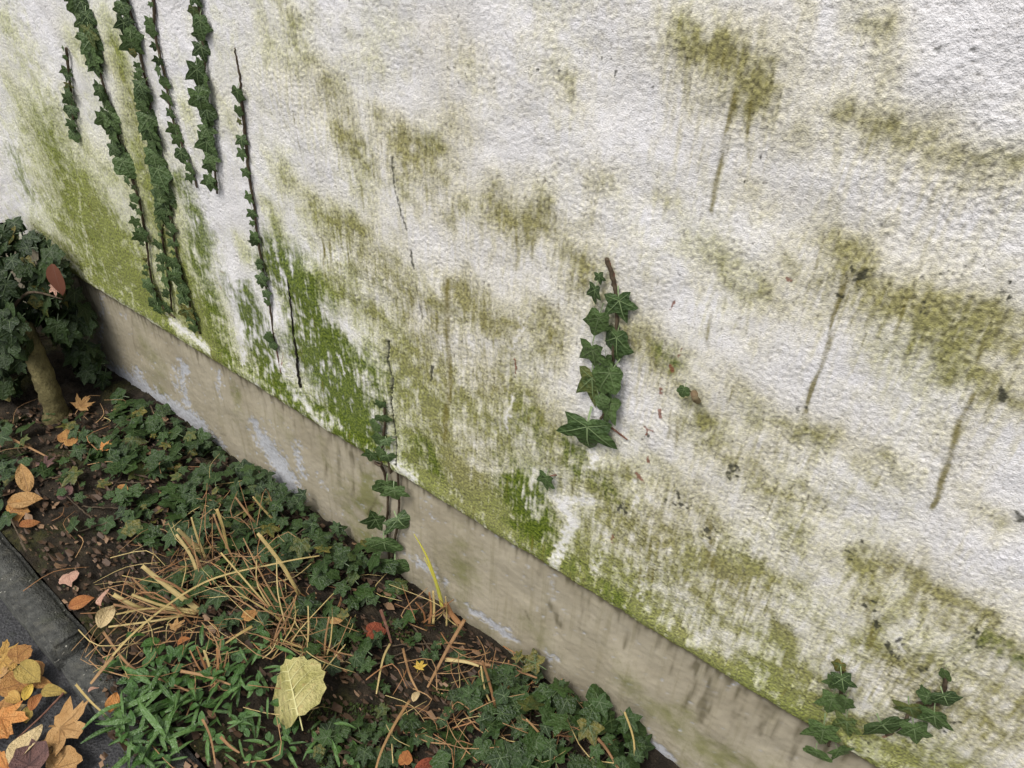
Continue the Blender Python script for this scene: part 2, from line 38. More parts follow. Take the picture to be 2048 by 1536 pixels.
SPOTS = [(-0.0441, 1.2092, 0.0015),(-0.0633, 1.1703, 0.0012),(-0.0794, 1.1608, 0.0016),(-0.016, 1.1774, 0.0013),(-0.061, 1.1745, 0.0015),(-0.0565, 1.158, 0.0014),(-0.0444, 1.1733, 0.0008),(-0.034, 1.1656, 0.0011),(-0.0538, 1.1581, 0.0013),(-0.0375, 1.1927, 0.0015),(-0.0423, 1.1915, 0.0017),(-0.0299, 1.192, 0.001),(-0.0528, 1.1738, 0.001),(-0.0464, 1.1841, 0.0014),(-0.0416, 1.1998, 0.0015),(0.0025, 1.1668, 0.0016),(0.0031, 1.1696, 0.0009),(-0.0054, 1.171, 0.0016),(-0.0051, 1.1833, 0.0011),(-0.2201, 0.7844, 0.0018),(-0.2172, 0.7901, 0.0025),(-0.2096, 0.8076, 0.003),(-0.2058, 0.7903, 0.0026),(-0.2172, 0.8037, 0.0029),(-0.2096, 0.7988, 0.0021),(-0.2149, 0.7896, 0.0018),(-0.2043, 0.7984, 0.002),(-0.2155, 0.781, 0.0032),(-0.2056, 0.7905, 0.0024),(-0.214, 0.7974, 0.0027),(-0.2063, 0.8061, 0.0027),(-0.2861, 0.6841, 0.0027),(-0.2952, 0.6963, 0.0018),(-0.2753, 0.6863, 0.0031),(-0.2859, 0.6835, 0.0026),(-0.2803, 0.6973, 0.0023),(-0.2842, 0.6824, 0.0024),(-0.2655, 0.6859, 0.0025),(-0.2983, 0.6814, 0.0034),(-0.2844, 0.7082, 0.0034),(-0.2795, 0.7025, 0.0032),(-0.2249, 0.6581, 0.0025),(-0.2107, 0.67, 0.0027),(-0.2174, 0.6497, 0.0027),(-0.2154, 0.6735, 0.0023),(-0.2228, 0.6479, 0.0019),(-0.223, 0.6633, 0.0029),(-0.2258, 0.6651, 0.0034),(-0.2087, 0.6718, 0.0021),(-0.04, 0.759, 0.0017),(-0.0237, 0.7558, 0.0016),(-0.0278, 0.7512, 0.0023),(-0.0319, 0.755, 0.0022),(-0.0352, 0.7528, 0.0013),(-0.0286, 0.7425, 0.0017),(-0.0276, 0.7437, 0.0016),(-0.0245, 0.7788, 0.0019),(0.0129, 0.6825, 0.0023),(0.0252, 0.6816, 0.0024),(0.0242, 0.6971, 0.002),(0.0185, 0.6956, 0.0026),(0.0284, 0.6701, 0.0012),(0.0136, 0.6827, 0.0023),(0.013, 0.6796, 0.0026),(0.0231, 0.7007, 0.0021),(0.0086, 0.6924, 0.0022),(0.0086, 0.6788, 0.002),(0.037, 0.654, 0.0026),(0.0364, 0.6576, 0.0018),(0.0293, 0.6459, 0.0014),(0.0376, 0.6607, 0.0027),(0.0325, 0.6639, 0.0026),(0.0318, 0.6571, 0.0018),(0.0337, 0.6589, 0.002),(0.0288, 0.6731, 0.0012),(0.0668, 0.626, 0.0022),(0.0591, 0.6318, 0.003),(0.0657, 0.6328, 0.0017),(0.0589, 0.6369, 0.003),(0.0665, 0.6564, 0.0021),(0.0704, 0.6588, 0.0022),(0.0677, 0.6488, 0.002),(0.0679, 0.6547, 0.0026),(0.0774, 0.6203, 0.0022),(0.0725, 0.6392, 0.0016),(0.0788, 0.6219, 0.0032),(0.0748, 0.646, 0.0017),(0.0691, 0.6195, 0.0029),(0.0752, 0.648, 0.0022),(0.105, 0.6191, 0.0026),(0.1115, 0.6201, 0.0015),(0.1082, 0.6199, 0.0026),(0.1075, 0.6202, 0.0017),(0.1064, 0.6281, 0.0024),(0.1124, 0.6327, 0.0018),(0.1085, 0.617, 0.0024),(0.1102, 0.6189, 0.0026),(0.1126, 0.6267, 0.0024),(0.1037, 0.6353, 0.002),(-0.1458, 0.9455, 0.0026),(-0.1494, 0.936, 0.0024),(-0.157, 0.9383, 0.0017),(-0.1547, 0.9427, 0.0017),(0.035, 1.0672, 0.003),(0.0412, 1.0646, 0.0019),(0.0439, 1.0635, 0.0021),(0.0357, 1.0597, 0.0027),(0.0411, 1.0597, 0.0024),(-0.1395, 1.1433, 0.0017),(-0.1479, 1.1461, 0.0021),(-0.1462, 1.1435, 0.0016),(-0.1362, 1.1265, 0.002),(-0.1416, 1.1359, 0.0015),(-0.1413, 1.1343, 0.0015),(-0.1519, 1.132, 0.0016),(-0.1349, 1.146, 0.0025),(-0.1352, 1.1481, 0.0022),(-0.1339, 1.1423, 0.002),(-0.1384, 1.1368, 0.0025),(-0.1367, 1.1388, 0.0018),(-0.1429, 1.1444, 0.0014),(-0.1413, 1.1386, 0.0019),(-0.1478, 1.1103, 0.0025),(-0.1561, 1.1077, 0.0022),(-0.1519, 1.1089, 0.0013),(-0.1485, 1.1078, 0.0012),(0.0166, 1.0388, 0.0016),(0.0158, 1.0347, 0.0022),(0.0148, 1.0398, 0.0019),(0.0165, 1.04, 0.0012),(-0.0624, 1.1237, 0.0021),(-0.0689, 1.1355, 0.0015),(-0.0634, 1.1286, 0.0016),(-0.0676, 1.1296, 0.0013),(-0.0673, 1.1217, 0.0016),(0.1061, 0.9276, 0.0031),(0.1131, 0.9241, 0.0023),(0.1144, 0.9206, 0.0025),(0.1126, 0.9206, 0.0019),(0.1102, 0.9218, 0.0015),(0.1095, 0.9169, 0.0029),(0.1077, 0.4622, 0.0018),(0.1079, 0.428, 0.0014),(0.1106, 0.412, 0.0018),(0.1059, 0.3971, 0.0022),(0.1031, 0.4137, 0.0018),(0.1795, 0.5608, 0.0024),(0.1746, 0.556, 0.0015),(0.1804, 0.5393, 0.0021),(0.1708, 0.5514, 0.0024),(0.1709, 0.5274, 0.0025),(0.1739, 0.5294, 0.0015),(-0.3495, 1.0648, 0.001),(-0.3464, 1.0643, 0.0019),(-0.3493, 1.065, 0.0013),(-0.019, 0.9118, 0.0011),(-0.0275, 0.9161, 0.002),(-0.027, 0.9083, 0.002),(-0.9075, 1.2651, 0.0014),(-0.808, 1.2054, 0.001),(-0.8708, 1.3317, 0.0014),(-0.8746, 1.2984, 0.0016),(-0.9464, 1.2624, 0.0009),(-0.9357, 1.2324, 0.0008),(-0.9339, 1.2987, 0.0014),(-0.8753, 1.3021, 0.0011),(-0.8813, 1.2712, 0.0014),(-0.8645, 1.2184, 0.0011),(-0.7035, 1.1935, 0.0014),(-0.7031, 1.2895, 0.0007),(-0.7392, 1.1607, 0.0012),(-0.7125, 1.2239, 0.0015),(-0.7325, 1.2452, 0.0008),(-0.7691, 1.2194, 0.0009),(-0.7272, 1.1496, 0.0009),(-0.7406, 1.2406, 0.0008),(-0.8131, 1.2477, 0.0008),(-0.7115, 1.24, 0.0014),(-0.7959, 1.1983, 0.0016),(-0.7242, 1.2275, 0.0015),(-0.5613, 1.302, 0.0011),(-0.4859, 1.3024, 0.0013),(-0.4262, 1.2297, 0.001),(-0.478, 1.2895, 0.0014),(-0.5878, 1.1947, 0.0014),(-0.4314, 1.3075, 0.0009),(-0.5056, 1.2523, 0.001),(-0.5277, 1.3163, 0.0008),(-0.4256, 1.2852, 0.0013),(-0.4445, 1.3522, 0.0012),(-0.3995, 1.2715, 0.0007),(-0.7244, 1.3107, 0.0013),(-0.5321, 1.3027, 0.0008),(-0.5553, 1.2769, 0.0009),(-0.2778, 1.2176, 0.0008),(-0.2814, 1.2368, 0.0016),(-0.2366, 1.256, 0.0008),(-0.2994, 1.212, 0.0015),(-0.2704, 1.2483, 0.0014),(-0.2678, 1.2562, 0.0011),(-0.2924, 1.2041, 0.0008),(-0.268, 1.2097, 0.0011),(-0.0907, 1.225, 0.0012),(-0.0686, 1.2416, 0.0009),(-0.1511, 1.2318, 0.0009),(-0.0996, 1.1958, 0.0011),(-0.0642, 1.2239, 0.0008),(-0.135, 1.2026, 0.0014),(-0.1378, 1.1662, 0.0009),(-0.0842, 1.2103, 0.0015),(-0.3489, 0.7893, 0.0024),(-0.3559, 0.7802, 0.0017),(-0.3513, 0.7862, 0.0019),(-0.3547, 0.7736, 0.0012),(-0.3587, 0.7738, 0.0013),(-0.5903, 1.271, 0.0014),(-0.6004, 1.2629, 0.0014),(-0.5348, 1.349, 0.0007),(-0.6405, 1.3449, 0.0008),(-0.5702, 1.3244, 0.0006),(-0.5631, 1.3755, 0.0012),(-0.5889, 1.3524, 0.0008),(-0.5828, 1.3287, 0.001),(-0.4998, 1.3018, 0.0007),(-0.5819, 1.3419, 0.0013),(-0.9766, 1.2531, 0.0013),(-0.9448, 1.163, 0.0012),(-1.0079, 1.1804, 0.0014),(-0.937, 1.2103, 0.0006),(-0.8726, 1.1966, 0.0006),(-0.9619, 1.2112, 0.001),(-0.901, 1.2284, 0.0012),(-1.0292, 1.1949, 0.0011),(-0.9716, 1.2155, 0.0007),(-0.9581, 1.1823, 0.0009),(-0.1139, 1.3996, 0.0009),(-0.1123, 1.3831, 0.0013),(-0.1419, 1.3765, 0.0009),(-0.0983, 1.363, 0.0009),(-0.1385, 1.3813, 0.0013),(-0.1154, 1.3994, 0.0013),(-0.1013, 1.3778, 0.0007),(-0.1259, 1.3507, 0.001),(-0.1046, 1.3501, 0.0013),(-0.1137, 1.3982, 0.0007),(-0.3755, 0.6108, 0.0025),(-0.3728, 0.6062, 0.0019),(-0.3713, 0.6164, 0.0033),(-0.3616, 0.6134, 0.0034),(-0.3709, 0.6215, 0.002),(-0.3606, 0.6254, 0.0033),(-0.3681, 0.6267, 0.0018),(-0.3739, 0.6143, 0.0022),(0.1376, 0.7172, 0.0027),(0.1357, 0.7326, 0.0026),(0.141, 0.718, 0.0014),(0.1468, 0.7171, 0.0017),(0.1392, 0.7279, 0.0023),(0.1491, 0.7074, 0.0019),(0.1461, 0.7044, 0.0024),(0.1361, 0.7296, 0.002),(-0.1368, 0.7978, 0.0016),(-0.1801, 0.8738, 0.001),(-0.1921, 0.8388, 0.001),(-0.1351, 0.8542, 0.0012)]
PFLAKE = [([(-2.2021, 0.0026),(-2.0258, 0.0192)], 0.0207, 1),([(-2.028, 0.0767),(-2.0205, 0.0318)], 0.0155, 1),([(-1.9449, 0.0209),(-1.7385, 0.033)], 0.0211, 1),([(-2.0021, 0.0114),(-1.8892, 0.0302)], 0.0123, 0.8),([(-1.7977, 0.206),(-1.8249, 0.1202)], 0.0043, 0.9),([(-1.7507, 0.2371),(-1.7793, 0.1248),(-1.789, 0.0635)], 0.0072, 0.9),([(-1.7572, 0.2513),(-1.7227, 0.2504)], 0.0069, 0.8),([(-1.4458, 0.1934),(-1.4249, 0.1525)], 0.0133, 1),([(-1.4178, 0.1387),(-1.3657, 0.0971),(-1.3484, 0.0333)], 0.0269, 1),([(-1.2752, 0.2038),(-1.272, 0.1181)], 0.0064, 0.9),([(-1.2785, 0.2357),(-1.261, 0.2289)], 0.005, 0.8),([(-1.5613, 0.3189),(-1.5861, 0.2231)], 0.004, 0.7),([(-0.6976, 0.0407),(-0.6382, 0.0359),(-0.5852, 0.042)], 0.008, 1),([(-0.6022, 0.0398),(-0.5877, 0.0341)], 0.0068, 1),([(-0.8766, 0.0814),(-0.797, 0.0792)], 0.0107, 0.55),([(-0.4808, 0.0773),(-0.4696, 0.0694)], 0.0065, 0.9),([(-0.2383, -0.0046),(-0.1859, -0.0025)], 0.0144, 0.7),([(-0.1859, -0.0025),(-0.1656, -0.0185)], 0.0102, 0.8),([(-2.1094, 0.3303),(-2.285, 0.0138)], 0.0031, 0.6),([(-0.8209, 0.3221),(-0.8199, 0.2597)], 0.0033, 0.4),([(-0.4974, 0.3392),(-0.4954, 0.2465)], 0.002, 0.5),([(-1.7465, 0.0092),(-1.6524, 0.0037)], 0.0147, 0.7),([(-1.2008, 0.1446),(-1.1848, 0.1281)], 0.0076, 0.5),([(-1.9944, 0.3257),(-2.0076, 0.2862)], 0.0029, 0.3),([(-0.5806, 0.396),(-0.5773, 0.3391)], 0.002, 0.3)]
PGREEN = [([(-1.8993, 0.315),(-1.9384, 0.1013)], 0.0583, 0.4),([(-1.0103, 0.2639),(-1.034, 0.1121),(-1.0714, 0.0117)], 0.0343, 0.9),([(-1.0782, 0.2545),(-1.1138, 0.1118)], 0.0245, 0.5),([(-0.7214, 0.2649),(-0.7207, 0.1308)], 0.0387, 0.6),([(-0.1907, 0.145),(-0.109, 0.1101),(-0.025, 0.1007)], 0.0524, 0.8),([(-0.2792, 0.1405),(-0.2062, 0.1096)], 0.0396, 0.55),([(-1.4949, 0.3187),(-1.5265, 0.167)], 0.0185, 0.6),([(-1.3237, 0.2931),(-1.3218, 0.2111)], 0.0253, 0.4),([(-0.7663, 0.0579),(-0.6752, 0.0412)], 0.0349, 0.4),([(-1.1769, 0.2935),(-1.1715, 0.2144)], 0.0195, 0.4),([(-2.0381, 0.3416),(-2.0465, 0.2699)], 0.0291, 0.3),([(-0.5505, 0.1136),(-0.4816, 0.0858)], 0.0325, 0.3)]
PDRIP = [([(-1.9571, 0.341),(-2.0094, 0.1791)], 0.0044, 0.4),([(-1.148, 0.3099),(-1.1762, 0.16)], 0.0049, 0.5),([(-1.1038, 0.3194),(-1.1271, 0.1736)], 0.006, 0.6),([(-1.061, 0.3129),(-1.0799, 0.1693)], 0.0048, 0.6),([(-1.0276, 0.3326),(-1.0403, 0.2615)], 0.0035, 0.4),([(-0.1794, 0.3244),(-0.1742, 0.2493),(-0.1759, 0.1792)], 0.0037, 0.8),([(-0.1497, 0.3226),(-0.1461, 0.2456),(-0.1443, 0.1787)], 0.0055, 0.9),([(-0.0986, 0.3278),(-0.0918, 0.2373),(-0.0958, 0.1445)], 0.0036, 0.5),([(-0.0529, 0.3289),(-0.0446, 0.24)], 0.0044, 0.8),([(-0.2226, 0.314),(-0.2212, 0.2511)], 0.0037, 0.5),([(-0.4216, 0.3235),(-0.4168, 0.1986)], 0.004, 0.5),([(-0.323, 0.3153),(-0.3172, 0.2405)], 0.0038, 0.4),([(-0.4876, 0.2285),(-0.4675, 0.1871)], 0.0072, 1.0),([(-0.5468, 0.1609),(-0.5389, 0.1416)], 0.0032, 0.8),([(-0.6488, 0.3628),(-0.6482, 0.3023)], 0.0041, 0.4),([(-0.0926, 0.2616),(-0.079, 0.2649)], 0.0045, 0.7),([(-0.0881, 0.323),(-0.0865, 0.2765)], 0.0035, 0.4),([(-1.3121, 0.3469),(-1.3207, 0.262)], 0.0025, 0.4),([(-1.3723, 0.3318),(-1.3785, 0.2638)], 0.0025, 0.3),([(-1.2103, 0.3067),(-1.2158, 0.2216)], 0.0025, 0.4),([(-1.2643, 0.3089),(-1.2743, 0.2381)], 0.0025, 0.35),([(-0.591, 0.3592),(-0.5545, 0.3709)], 0.002, 0.5),([(-0.955, 0.3064),(-0.9855, 0.2306),(-1.032, 0.1312)], 0.0026, 0.7),([(-2.2064, 0.3267),(-2.492, -0.2609)], 0.0331, 0.5),([(0.0112, 0.3208),(0.0255, 0.2027)], 0.0043, 0.6),([(0.0536, 0.322),(0.0615, 0.2654)], 0.0042, 0.5),([(-0.0256, 0.3272),(-0.0196, 0.2521)], 0.0034, 0.5)]
VINES = {'centre': {'stem': [(-0.453, 1.0503),(-0.4413, 1.0242),(-0.4324, 0.9964),(-0.425, 0.9453),(-0.4247, 0.8648),(-0.4264, 0.8384),(-0.4204, 0.8143),(-0.4301, 0.7709)], 'leaves': [(-0.4592, 1.0239, 0.0043, -0.0135, 0.0206),(-0.4584, 1.0058, 0.0012, -0.0216, 0.025),(-0.4236, 0.9975, 0.0132, -0.0283, 0.0466),(-0.4477, 0.963, -0.0047, -0.0356, 0.0451),(-0.4203, 0.9361, 0.0058, -0.0398, 0.0482),(-0.4512, 0.9048, 0.0083, -0.0365, 0.0521),(-0.4312, 0.8922, 0.0089, -0.0197, 0.0307),(-0.4188, 0.8788, -0.0158, -0.0464, 0.0476),(-0.4512, 0.8492, 0.0111, -0.0441, 0.045),(-0.4275, 0.8272, 0.0129, -0.0158, 0.0274),(-0.4139, 0.8195, -0.0093, -0.0448, 0.0425),(-0.4431, 0.7629, 0.0033, -0.0492, 0.0903)]}, 'corner_small': {'stem': [(0.0221, 0.5549),(0.0348, 0.4979),(0.0473, 0.4514),(0.0526, 0.4048),(0.0572, 0.3536)], 'leaves': [(0.0186, 0.5566, -0.0005, -0.0184, 0.0246),(0.0289, 0.5422, 0.0131, -0.0235, 0.0338),(0.0215, 0.514, 0.0012, -0.0244, 0.0257),(0.0475, 0.4961, 0.0041, -0.026, 0.0317),(0.0307, 0.4704, 0.0045, -0.0392, 0.0405),(0.0393, 0.4063, 0.0086, -0.0433, 0.0528),(0.0619, 0.4416, 0.012, -0.029, 0.049),(0.0455, 0.3429, 0.0083, -0.0204, 0.0448),(0.0726, 0.3672, 0.0143, -0.0048, 0.0533)]}, 'corner_dark': {'stem': [(0.1345, 0.6372),(0.1469, 0.583),(0.1264, 0.5498),(0.1232, 0.4914),(0.1162, 0.4581)], 'leaves': [(0.1323, 0.6433, 0.0063, -0.021, 0.0188),(0.1443, 0.6136, 0.0122, -0.0142, 0.0383),(0.1304, 0.5846, -0.0131, -0.0085, 0.0264),(0.1484, 0.5657, 0.0124, -0.0255, 0.0517),(0.1208, 0.5439, 0.0142, -0.019, 0.0542),(0.1022, 0.4916, 0.0183, -0.0115, 0.0718),(0.1388, 0.5076, 0.0159, -0.0317, 0.0548)]}, 'crack': {'stem': [(-0.9177, 0.5581),(-0.919, 0.5042),(-0.9313, 0.4419),(-0.9432, 0.3692)], 'leaves': [(-0.9189, 0.56, -0.0045, -0.0207, 0.034),(-0.919, 0.5231, 0.0072, -0.0177, 0.0568),(-0.9388, 0.4935, -0.0113, -0.0283, 0.0397),(-0.9329, 0.4579, -0.0116, -0.0322, 0.0412),(-0.9104, 0.465, 0.0093, -0.0116, 0.0442),(-0.9624, 0.395, -0.0092, -0.0322, 0.043),(-0.9301, 0.4197, -0.0117, -0.0332, 0.0419),(-0.9108, 0.4193, 0.0062, -0.0166, 0.0483)], 'stem2': [(-0.9557, 0.3371),(-0.9463, 0.2561),(-0.9578, 0.1472),(-0.9579, 0.0572),(-0.9646, -0.1037)], 'stem3': [(-0.9102, 0.3722),(-0.9079, 0.2889),(-0.9188, 0.1914),(-0.9436, 0.0678),(-0.9954, -0.1497)], 'leaves2': [(-0.9361, 0.3072, -0.0004, -0.048, 0.0797),(-0.9012, 0.323, 0.0072, -0.033, 0.0744),(-0.9551, 0.2039, -0.0266, -0.0628, 0.0596),(-0.9078, 0.2159, 0.0238, -0.0256, 0.1045),(-0.9484, 0.1186, 0.0083, -0.0482, 0.1007),(-0.9735, 0.1186, 0.0086, -0.019, 0.0511),(-0.9285, 0.042, 0.007, -0.0516, 0.1129),(-0.9865, -0.0409, 0.014, -0.0488, 0.1277),(-0.9436, -0.0565, 0.0335, -0.0229, 0.1455)]}, 'short': {'stem': [(-1.8414, 1.0682),(-1.8648, 1.0054),(-1.8908, 0.9443),(-1.9106, 0.8934),(-1.9261, 0.8537)], 'w': [0.0153, 0.0313], 'gap': 0.0197}, 'thick': {'stem': [(-1.7077, 1.2195),(-1.7151, 1.182),(-1.7089, 1.1119),(-1.7153, 1.0356),(-1.7153, 0.9722),(-1.7199, 0.9048),(-1.7109, 0.8376)], 'w': [0.0378, 0.0412], 'gap': 0.015}, 'thick_tail': {'stem': [(-1.7109, 0.8376),(-1.6944, 0.7695),(-1.7165, 0.6597),(-1.7449, 0.524),(-1.7281, 0.4562),(-1.6783, 0.4432)], 'w': [0.0183, 0.0361], 'gap': 0.0256}, 'broad': {'stem': [(-1.5476, 1.2415),(-1.5461, 1.1899),(-1.5439, 1.1177),(-1.5513, 1.0392),(-1.5591, 0.9552),(-1.5675, 0.8652),(-1.5813, 0.7913),(-1.615, 0.7192)], 'w': [0.0244, 0.0512], 'gap': 0.0148}, 'broad_tail': {'stem': [(-1.5662, 0.7958),(-1.5771, 0.7315),(-1.586, 0.6383),(-1.5848, 0.5285),(-1.5746, 0.4373)], 'w': [0.0246, 0.0378], 'gap': 0.0237}, 'broad_mid': {'stem': [(-1.6263, 0.7155),(-1.644, 0.6444),(-1.6568, 0.5573),(-1.6831, 0.4594)], 'w': [0.0198, 0.0283], 'gap': 0.0272}, 'beads': {'stem': [(-1.4519, 1.2464),(-1.4567, 1.2039),(-1.4682, 1.1674),(-1.4654, 1.1047),(-1.4683, 1.0226),(-1.461, 0.9688),(-1.4458, 0.915),(-1.4422, 0.8648)], 'w': [0.0209, 0.0285], 'gap': 0.027}, 'big': {'stem': [(-1.3126, 1.2737),(-1.3097, 1.2269),(-1.3189, 1.1676),(-1.3318, 1.104),(-1.3404, 1.0278),(-1.3532, 0.9554),(-1.3669, 0.8725)], 'w': [0.0359, 0.037], 'gap': 0.0241}, 'deadtop': {'stem': [(-1.2343, 1.1022),(-1.2412, 1.0326),(-1.2472, 0.9637),(-1.2469, 0.8924),(-1.2527, 0.8369),(-1.2532, 0.7339),(-1.2544, 0.635),(-1.2619, 0.5393)], 'w': [0.0252, 0.0248], 'gap': 0.0282, 'top': [(-1.2316, 1.1792),(-1.2312, 1.1502),(-1.2326, 1.1243),(-1.2356, 1.0975)], 'tail': [(-1.2619, 0.5393),(-1.2609, 0.4626)]}}
DEADSTEM = [(-1.1786, 0.7429),(-1.1814, 0.6894),(-1.1895, 0.6238),(-1.1889, 0.5587),(-1.1915, 0.5099),(-1.1922, 0.4603)]
LONE = (-0.5108, 0.6061, 0.0008, -0.0338, 0.0439)
STUB = [(-0.2842, 0.9153),(-0.282, 0.89)]
SPROUT = (-0.3014, 0.9094, -0.0013, -0.0165, 0.0216)
IVY = {'plinth_left': ([(-2.1157, -0.0643),(-1.962, -0.0156),(-1.6525, 0.047),(-1.5793, 0.0095),(-1.6872, -0.0804),(-1.9033, -0.1341),(-2.0707, -0.139)], 44, 0.0656), 'mid_left': ([(-1.9284, -0.2125),(-1.835, -0.0474),(-1.5946, 0.0384),(-1.4249, 0.0445),(-1.4125, -0.0342),(-1.5774, -0.108),(-1.6763, -0.2278),(-1.7048, -0.3124)], 110, 0.0675), 'tuft': ([(-1.6579, -0.2975),(-1.5565, -0.0906),(-1.4092, 0.0316),(-1.2313, 0.0547),(-1.0064, 0.0365),(-0.8713, -0.0146),(-0.9097, -0.1113),(-1.0994, -0.1616),(-1.2585, -0.2318),(-1.4179, -0.3211),(-1.5377, -0.3561)], 270, 0.0615), 'inner': ([(-1.4002, -0.3871),(-1.3057, -0.2703),(-1.1017, -0.2208),(-0.9308, -0.1555),(-0.8, -0.2188),(-0.8685, -0.2738),(-1.0142, -0.2927),(-1.1389, -0.3764),(-1.3006, -0.4372)], 84, 0.0583), 'front': ([(-0.5762, -0.0547),(-0.4719, 0.0291),(-0.3608, 0.0409),(-0.2871, 0.0126),(-0.1996, -0.0258),(-0.144, -0.0447),(-0.5139, -0.3378),(-0.6272, -0.2588),(-0.5904, -0.1578)], 180, 0.0629), 'front_left': ([(-0.8047, -0.3866),(-0.7238, -0.3079),(-0.6272, -0.2588),(-0.5139, -0.3378),(-0.6804, -0.4698)], 60, 0.0466), 'litter': ([(-2.1548, -0.2254),(-2.0091, -0.1026),(-1.7579, -0.098),(-1.8978, -0.2149),(-1.7079, -0.3387),(-1.5978, -0.2478),(-1.5228, -0.3652),(-1.6939, -0.4409),(-1.9284, -0.3992)], 46, 0.0608), 'soil': ([(-0.962, -0.126),(-0.8135, -0.0241),(-0.6179, -0.0562),(-0.6087, -0.2016),(-0.6994, -0.2884),(-0.8678, -0.289)], 36, 0.0447), 'far': ([(-2.2427, -0.33),(-2.1432, -0.2765),(-1.9865, -0.37),(-1.7898, -0.5197),(-1.8851, -0.598),(-2.2837, -0.4241)], 44, 0.0669)}
WEED_AREA = [(-1.2063, -0.5455),(-1.1721, -0.47),(-1.0675, -0.402),(-0.9665, -0.3526),(-0.8477, -0.4486),(-0.7403, -0.4166),(-0.6064, -0.4351),(-1.0052, -0.7508),(-1.0996, -0.6495)]
BED_LITTER = [(-2.2243, -0.189),(-1.896, -0.0073),(-1.266, 0.0502),(-0.7767, 0.0244),(-0.5168, -0.0227),(-0.2662, -0.0123),(-0.1658, -0.0863),(-0.9906, -0.7393),(-1.1211, -0.6531),(-1.3438, -0.5589),(-1.6715, -0.5285),(-1.9143, -0.4855),(-2.2851, -0.3957)]
STRAW_AREA = [(-1.4062, -0.4867),(-1.4607, -0.293),(-1.4665, -0.1394),(-1.2776, -0.0765),(-1.097, -0.0999),(-0.9669, -0.1847),(-0.9537, -0.3423),(-1.0517, -0.4523),(-1.2119, -0.5656),(-1.3112, -0.5658)]
MOSS = [(-1.046, -0.2666),(-0.9067, -0.0811),(-0.6786, -0.0888),(-0.5922, -0.1884),(-0.5729, -0.3601),(-0.6949, -0.4569),(-0.9008, -0.3311)]
STRAW_AREA2 = [(-0.7741, -0.2137),(-0.6955, -0.0693),(-0.5154, -0.0058),(-0.401, -0.0355),(-0.2957, -0.0628),(-0.3023, -0.1454),(-0.5729, -0.3601),(-0.6831, -0.2754)]
